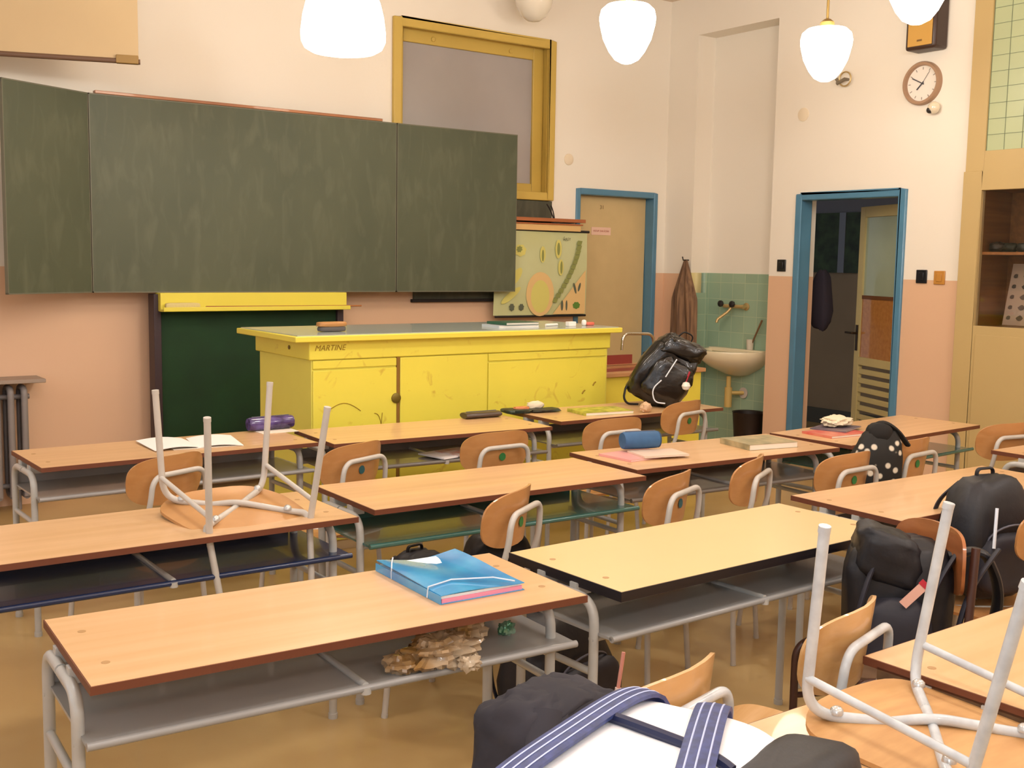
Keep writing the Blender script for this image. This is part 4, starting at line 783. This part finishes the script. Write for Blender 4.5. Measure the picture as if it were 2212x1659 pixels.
q = M(); q.box(-.10, .10, -.06, .06, 0, .003); tag(q.build('paper_sheet', mat('cream_sheet', 'EFE3D2', .6), loc=(2.37, 5.38, H_T+.0005)), 'cream slip of paper under the purple pencil case', 'paper')
t = pencilcase('pencil_case', 3.60, 5.29, -2, .24, .045, mat('grey_leatherette', '4E4038', .35, noise=.2, coat=.3), 'flat dark grey-brown pencil case, left of the open one', flat=.4)
t = thing('open_pencil_case', 'open dark pencil case showing orange and white things, right of the flat grey one', 'pencil case', (3.96, 5.34, H_T+.0005), R(-6))
q = M(); q.puff((-.07, 0, .014), (.17, .13, .026), .5, 12, None, .15, 81); q.puff((.12, -.01, .010), (.20, .12, .018), .5, 12, lambda p: (p.x, p.y, p.z+.1*max(0, p.x)*.2), .15, 82); q.fn(lambda v: (v.x, v.y, max(v.z, 0))); q.build('case_body', mat('dark_case', '231E1C', .5, h2='3A4A3C', scale=20), t)
q = M(); q.puff((-.04, -.01, .030), (.10, .05, .018), .6, 10, None, .2, 83); q.build('orange_pens', mat('orange_plastic', 'D98A5A', .4), t)
q = M(); q.puff((.09, .04, .034), (.11, .05, .045), .8, 12, None, .3, 84, 5); q.build('tissue', mat('tissue_white', 'E8D9BC', .8), t)
flatbook('exercise_book', 4.36, 5.12, -8, .34, .22, .018, 'C8C44C', 'yellow-green patterned exercise book on the front row desk left of the shiny backpack', 'book', m=mat('yellow_green_print', 'CFCB52', .4, h2='8E9432', scale=22))
q = M(); q.puff((0, 0, .03), (.07, .06, .06), .9, 12, None, .4, 85, 6); tag(q.build('crumpled_tissue', mat('pinkish_tissue', 'D9B58F', .6), loc=(4.61, 4.99, H_T)), 'crumpled pinkish wrapper between the yellow-green book and the shiny backpack', 'wrapper')
q = M(); q.box(-.15, .15, -.10, .10, 0, .008); q.m = 1; q.box(-.05, .2, -.12, .08, .0085, .012)
tag(q.build('paper_pile', [pap, mat('reddish_print', 'C98A78', .6, h2='D8CFC8', scale=15)], loc=(3.20, 4.98, .6285), rot=(0, 0, .2)), 'white and reddish papers on the shelf of the front row desk beside the green-sticker chair', 'papers')
# second row
flatbook('notebook', 3.52, 3.86, 4, .30, .21, .010, 'E9A6A0', 'pink notebook under the blue round pencil case', 'notebook', page='F2D8D0')
flatbook('notebook', 3.60, 3.80, -14, .24, .17, .008, 'E6CDB8', 'cream notebook lying askew on the pink one', 'notebook', z=H_T+.0105)
pencilcase('pencil_case', 3.59, 3.92, -14, .19, .042, mat('denim_blue_case', '34618E', .6, noise=.15, scale=20, bump=.2), 'blue round pencil case lying on the pink notebook', z=H_T+.0195, e2=mat('dark_blue_end', '24405F', .6))
flatbook('hardback_book', 4.27, 3.78, -10, .30, .24, .028, 'A99C78', 'thick beige patterned book on the desk between the blue pencil case and the red book', 'book', m=mat('beige_map_print', 'B4A47C', .4, h2='8A8464', scale=16))
flatbook('textbook', 4.93, 3.82, -4, .30, .21, .012, 'C2473E', 'bright red textbook on the desk near the open doorway', 'book', m=mat('red_print', 'C9554A', .4, h2='D98A70', scale=11))
flatbook('magazine', 5.04, 3.91, 20, .27, .20, .006, '4E4A60', 'dark violet magazine lying on the red textbook', 'magazine', z=H_T+.0125, m=mat('violet_print', '544C5C', .4, h2='7E6A6E', scale=10))
q = M(); q.puff((0, 0, .03), (.19, .13, .055), .9, 16, None, .4, 91, 4); tag(q.build('crumpled_tissue', mat('tissue_white', 'EFE2C8', .8), loc=(5.06, 3.93, H_T+.019), smooth=40), 'crumpled white tissue on the dark magazine', 'tissue')
for o in C.objects:
    if o.type == 'MESH' and o.name.startswith('crumpled_tissue'): pass
